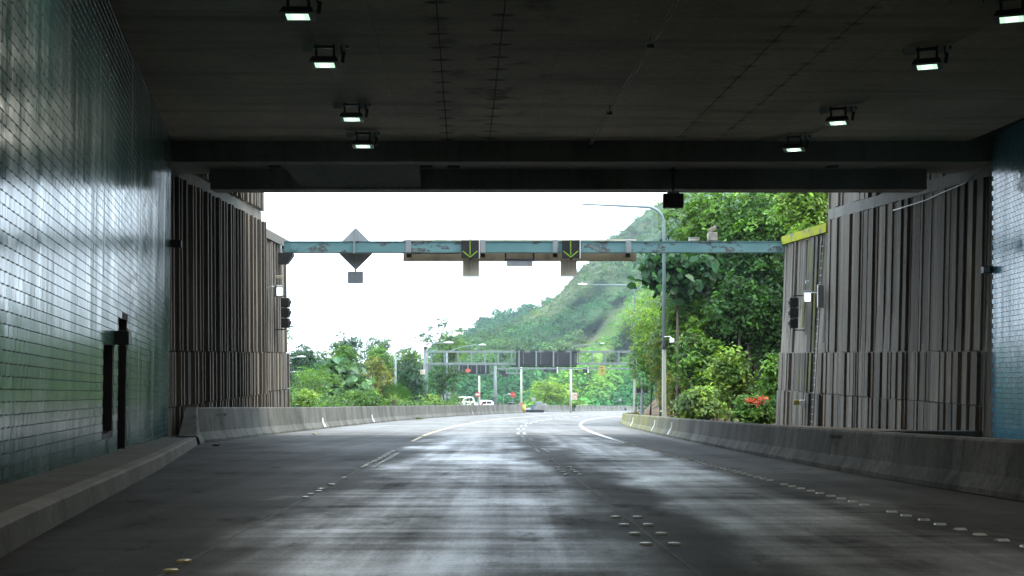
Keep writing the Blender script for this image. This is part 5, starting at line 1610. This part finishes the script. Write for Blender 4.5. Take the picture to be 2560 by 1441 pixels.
plant('tree with a yellowing patch beside the large leaved tree', 930, 952, 118, 110, 100, 'olive', .26, 3000, 16, mix='yellow', var=.4)
plant('green roadside bush under the yellowing tree', 905, 1000, 104, 120, 50, 'bright', .22, 2600, 14, mix='mid', **SHR)
plant('bright broad bush at the barrier below the fan palm', 970, 1000, 126, 84, 50, 'bright', .22, 2400, 14, mix='lime', **SHR)
plant('shady tree with hanging branches behind the twin signal', 1025, 950, 150, 90, 110, 'dark', .32, 3200, 16, mix='cool', droop=1.0)
plant('row of light green tree tops left of the gantry post', 1022, 893, 185, 90, 50, 'pale', .32, 2600, 16, mix='bright')
plant('airy tree with thin sprays against the white sky', 1098, 835, 200, 130, 80, 'cool', .32, 2300, 30, blob=.24, airy=.45, mix='pale')
plant('denser green tree beside the airy one, behind the truss', 1133, 868, 190, 80, 70, 'bright', .32, 2000, 14, mix='mid')
plant('wide green tree below the airy sprays behind the truss', 1105, 890, 192, 110, 46, 'pale', .32, 2000, 14, mix='bright')
plant('dark green tree behind the notice sign by the white car', 1105, 955, 168, 90, 110, 'mid', .28, 3400, 16, mix='dark')
plant('lime green bush behind the barrier by the gantry post', 1080, 1003, 150, 60, 36, 'lime', .24, 1300, 10, mix='bright', **SHR)
plant('small green bush behind the barrier beside the white car', 1135, 1002, 175, 40, 30, 'mid', .24, 800, 8, **SHR)
plant('bright round tree behind the far barrier next to the ringed sign', 1370, 985, 245, 124, 78, 'bright', .42, 4200, 20, mix='lime', base=-10.5)
plant('low green bush right of the bright round tree', 1437, 1010, 250, 70, 20, 'bright', .36, 900, 10, base=-10.5, **SHR)
plant('pale shrubby tree far off beside the tiny sign panel', 1537, 995, 370, 40, 30, 'pale', .5, 900, 10, base=-15)
plant('dark tree filling behind the large leaved roadside tree', 840, 935, 135, 140, 70, 'dark', .3, 3200, 16, mix='cool')
plant('dark tree filling behind the yellowing roadside tree', 970, 930, 160, 130, 80, 'dark', .3, 3200, 16, mix='mid')
plant('twig of a tree showing beside the pale pier top', 700, 828, 120, 70, 60, 'cool', .26, 500, 8)
def median_cover():
    P, N_, S, C = [], [], [], []
    for i in range(1500):
        y = RNG.uniform(86, 172); x = left_path(y) - RNG.uniform(1.6, 13)
        k = 24; r = RNG.uniform(.5, 1.25); hh = RNG.uniform(.2, 2.0)
        P.append(RNG.normal(size=(k, 3)) * [r * .5, r * .5, r * .45] + [x, y, slope_z(y) - .2 + hh])
        N_.append(RNG.normal(size=(k, 3)) * .5 + [.2, -.4, .8]); S.append(RNG.uniform(.2, .42, k))
        b = np.array(GREEN['dark']) + (np.array(GREEN['bright']) - np.array(GREEN['dark'])) * RNG.uniform(0, .9) ** 1.5
        C.append(np.tile(b, (k, 1)) * np.exp(RNG.normal(0, .3, (k, 1))))
    V, Q, Cc = leaves(np.concatenate(P), np.concatenate(N_), np.concatenate(S), np.concatenate(C), .5)
    o = bpy.data.objects.new('undergrowth', np_mesh('undergrowth', V, Q, MAT['leaf'], Cc)); link(o)
    tag(o, 'mixed green undergrowth filling the strip behind the tall barrier', None, kind='stuff')
median_cover()
plant('shady tree below the lamp head, nearest the pale pier', 762, 950, 165, 120, 110, 'dark', .32, 3600, 18, mix='cool')
plant('shady tree between the lamp head and the large leaved tree', 822, 940, 170, 120, 100, 'cool', .32, 3600, 18, mix='dark')
# fan palm
fp = empty('fan_palm', 'fan palm with broad upright leaves at the barrier', 'palm', (at(984, 1010, 118).x, 118, -5.2))
m = MB(); m.tube([(0, 0, 0), (0, 0, 2.6)], [.16, .13], 8).build('trunk', MAT['bark'], fp)
for k, th in enumerate(np.radians([-58, -38, -18, 3, 22, 44, 66])):
    V, Q = [], []
    Lf = 1.5 * RNG.uniform(.85, 1.1)
    dirv = np.array([math.sin(th), RNG.uniform(-.25, .25), math.cos(th)]); dirv /= np.linalg.norm(dirv)
    side = np.cross(dirv, [0, 1, 0]); side /= np.linalg.norm(side)
    b = np.array([0, 0, 2.5])
    for j in range(9):
        a = lerp(-.55, .55, j / 8); dd = dirv * math.cos(a) + side * math.sin(a)
        p0 = b + dirv * .5; p1 = p0 + dd * Lf * .55; p2 = p0 + dd * Lf * (1 - .25 * abs(a)) + np.array([0, 0, -.25])
        w = side * .045
        n0 = len(V); V += [p0, p1 + w, p2, p1 - w + np.array([0, .05, 0])]; Q.append([n0, n0 + 1, n0 + 2, n0 + 3])
    V = np.array(V)
    ob = bpy.data.objects.new('palm_leaf', np_mesh('palm_leaf', V, np.array(Q), MAT['leaf'], np.tile(np.array(GREEN['mid']) * RNG.uniform(.8, 1.2), (len(V), 1)))); link(ob, fp)

# ------------------------------------------------------------------ mountain with forest
def terrain(name, label, ridge, base_d, base_z, nu, nt, seed, colour, gully=1.0):
    """surface from the valley floor at base_d up to the ridge: ridge = (column, row, depth)"""
    pxs = np.linspace(ridge[0][0], ridge[-1][0], nu)
    ry = np.interp(pxs, [r[0] for r in ridge], [r[1] for r in ridge]); rd = np.interp(pxs, [r[0] for r in ridge], [r[2] for r in ridge])
    T = np.linspace(0, 1.12, nt)
    V = np.zeros((nu, nt, 3)); C = np.zeros((nu, nt, 3))
    for i in range(nu):
        u = (pxs[i] - CX) / F
        zt = CH + (HY - ry[i]) * rd[i] / F
        for j, t in enumerate(T):
            D = base_d + (rd[i] - base_d) * t
            tt = min(t, 1.0)
            z = base_z + (zt - base_z) * tt ** 1.15
            if t > 1: z -= (t - 1) * 260
            X = u * D
            w = math.sin(math.pi * min(tt, 1)) ** .7
            gn = abs(mnoise.noise(Vector((X * .021 + z * .012, D * .004, seed)))) * 46 + mnoise.noise(Vector((X * .05, D * .03, seed + 3))) * 9
            pyv = HY - (z - CH) / D * F
            e = (pxs[i] - 1440) - (905 - pyv) * .95
            sp = 30 * math.exp(-((e - 45) / 40) ** 2) + 24 * math.exp(-((e - 140) / 32) ** 2) - 26 * math.exp(-((e + 25) / 22) ** 2) - 22 * math.exp(-((e - 95) / 16) ** 2)
            e2 = (pxs[i] - 1230) - (880 - pyv) * 1.35
            sp += 34 * math.exp(-((e2 - 20) / 34) ** 2) - 20 * math.exp(-((e2 + 35) / 20) ** 2)
            fold = (1 - abs(mnoise.noise(Vector((X * .045 + D * .012, D * .006, seed + 5)))) * 2) * 22
            D2_ = D + (gn - 16 - sp * gully + fold * .6) * w * gully
            V[i, j] = (u * D2_, D2_, z + mnoise.noise(Vector((X * .03, D * .03, seed + 9))) * 3.0 * w)
            C[i, j] = colour(pxs[i], t, X, D, z)
    Q = []
    idx = np.arange(nu * nt).reshape(nu, nt)
    a, b, c, d_ = idx[:-1, :-1], idx[1:, :-1], idx[1:, 1:], idx[:-1, 1:]
    Q = np.stack([a, b, c, d_], -1).reshape(-1, 4)
    o = bpy.data.objects.new(name, np_mesh(name, V.reshape(-1, 3), Q, MAT['mountain'], C.reshape(-1, 3), True)); link(o)
    tag(o, label, None, kind='structure')
    return V, C
FOR, SCRUB, GRASS, ROCK = np.array((.032, .096, .034)), np.array((.082, .098, .040)), np.array((.135, .225, .045)), np.array((.13, .085, .06))
def mcol(px, t, X, D, z):
    n = mnoise.noise(Vector((X * .02, D * .012, z * .02)))
    py = HY - (z - CH) / D * F
    # pale grassy spur running down from the upper tree line, its scree gully beside it
    e = (px - 1440) - (905 - py) * .95
    g = math.exp(-((e - 30) / 42) ** 2) * (1 if py > 640 else .6)
    g = max(g, math.exp(-((e - 130) / 30) ** 2) * .8)
    sc = math.exp(-((e + 14) / 12) ** 2) * (1 if 770 < py < 935 else 0)
    mid = min(1, max(0, (1010 - py) / 130 - .4)) * min(1, max(0, .6 + n))
    c = FOR + (SCRUB - FOR) * mid
    n2 = mnoise.noise(Vector((X * .06, D * .03, z * .05 + 4)))
    c = c * (1 + .35 * n2)
    c = c + (GRASS - c) * min(1, max(0, g * .95 + n * .45 - .05))
    c = c + (ROCK - c) * sc * .45
    return c
RIDGE = [(960, 965, 420), (1060, 925, 440), (1120, 885, 470), (1165, 855, 500), (1250, 815, 540), (1320, 788, 580), (1372, 757, 610), (1400, 730, 620), (1450, 670, 640), (1490, 640, 650), (1520, 594, 670), (1545, 584, 675), (1580, 553, 690), (1620, 523, 700), (1660, 498, 710), (1720, 462, 730), (1850, 400, 760), (2100, 330, 800)]
MV, MC = terrain('mountain', 'steep green mountain slope rising into the clouds', RIDGE, 345, -16, 150, 60, 1.0, mcol)
BACK = [(1080, 890, 740), (1140, 858, 750), (1165, 836, 760), (1200, 806, 770), (1250, 785, 780), (1300, 775, 790), (1350, 765, 800), (1400, 745, 810), (1470, 720, 830)]
BV, BC = terrain('hill', 'darker wooded hill behind the mountain foot', BACK, 700, 0, 50, 16, 5.0, lambda *a: FOR * .9, .4)

def blob_template(k, size):
    v = RNG.normal(size=(k, 3)); v /= np.linalg.norm(v, axis=1, keepdims=True); v[:, 2] = np.abs(v[:, 2]) * 1.0 - .15
    p = v * RNG.uniform(.65, 1.08, (k, 1)) * np.array([1, 1, .85])
    p += np.array([0, 0, .35])
    n = v * .7 + [0, 0, .5] + RNG.normal(size=(k, 3)) * .3
    V, Q, _ = leaves(p, n, RNG.uniform(.7, 1.3, k) * size, np.ones((k, 3)), .75, .15, .25)
    return V, Q
def scatter_forest(name, label, V, C, count, rfun, near_k, far_k, seed):
    nu, nt = V.shape[:2]
    big = [blob_template(near_k, .34) for _ in range(5)]; small = [blob_template(far_k, .42) for _ in range(5)]
    VV, QQ, CC = [], [], []; base = 0
    for i in range(count):
        a = RNG.uniform(0, nu - 1.001); b = RNG.uniform(0, 1) ** 1.25 * (nt - 1) / 1.12 * 1.02
        b = min(b, nt - 1.001)
        ia, ib = int(a), int(b); fa, fb = a - ia, b - ib
        p = (V[ia, ib] * (1 - fa) * (1 - fb) + V[ia + 1, ib] * fa * (1 - fb) + V[ia, ib + 1] * (1 - fa) * fb + V[ia + 1, ib + 1] * fa * fb)
        c = C[ia, ib]
        py = HY - (p[2] - CH) / p[1] * F; px = CX + p[0] / p[1] * F
        if px > 1830 or px < 1000 or py < 440: continue
        r = rfun(p, c, py)
        if r is None: continue
        tv, tq = (big if p[1] < 470 else small)[RNG.integers(5)]
        th = RNG.uniform(0, 6.28); cs_, sn = math.cos(th), math.sin(th)
        R = np.array([[cs_, -sn, 0], [sn, cs_, 0], [0, 0, 1]]) * r * RNG.uniform(.85, 1.2)
        VV.append(tv @ R.T + p); QQ.append(tq + base); base += len(tv)
        col = c * np.exp(RNG.normal(0, .2)) * np.array([RNG.uniform(.8, 1.25), 1.25, RNG.uniform(.8, 1.2)])
        CC.append(np.tile(col, (len(tv), 1)) * np.exp(RNG.normal(0, .12, (len(tv) // 4, 1))).repeat(4, axis=0))
    o = bpy.data.objects.new(name, np_mesh(name, np.concatenate(VV), np.concatenate(QQ), MAT['forest'], np.concatenate(CC))); link(o)
    tag(o, label, None, kind='stuff')
def rf(p, c, py):
    green = c[1] / (FOR[1])
    n = mnoise.noise(Vector((p[0] * .03, p[1] * .02, p[2] * .03)))
    low = max(0, min(1, (py - 820) / 150))
    dens = .35 + .65 * low + n * .5
    if c[0] > .085: dens *= .35
    if RNG.random() > dens: return RNG.uniform(.6, 1.3) if RNG.random() < .5 else None
    return RNG.uniform(1.1, 2.0) + 1.9 * low * RNG.random()
scatter_forest('mountain_forest', 'forest and scrub covering the mountain slope', MV, MC, 9500, rf, 110, 44, 2)
scatter_forest('hill_forest', 'dark forest on the hill behind', BV, BC, 900, lambda p, c, py: RNG.uniform(2.2, 4.2), 60, 40, 3)

# ------------------------------------------------------------------ haze
t = NT('haze_air')
for n_ in list(t.n):
    if n_.type == 'BSDF_PRINCIPLED': t.n.remove(n_)
pv = t.n.new('ShaderNodeVolumePrincipled')
pv.inputs['Color'].default_value = (0.70, 0.86, 1.0, 1)
pv.inputs['Density'].default_value = 0.0002
pv.inputs['Anisotropy'].default_value = 0.2
t.l.new(pv.outputs[0], t.out.inputs['Volume'])
hz = MB().box((-1510, -85, -60), (1510, 2010, 190)).build('haze', t.m, kind='stuff')
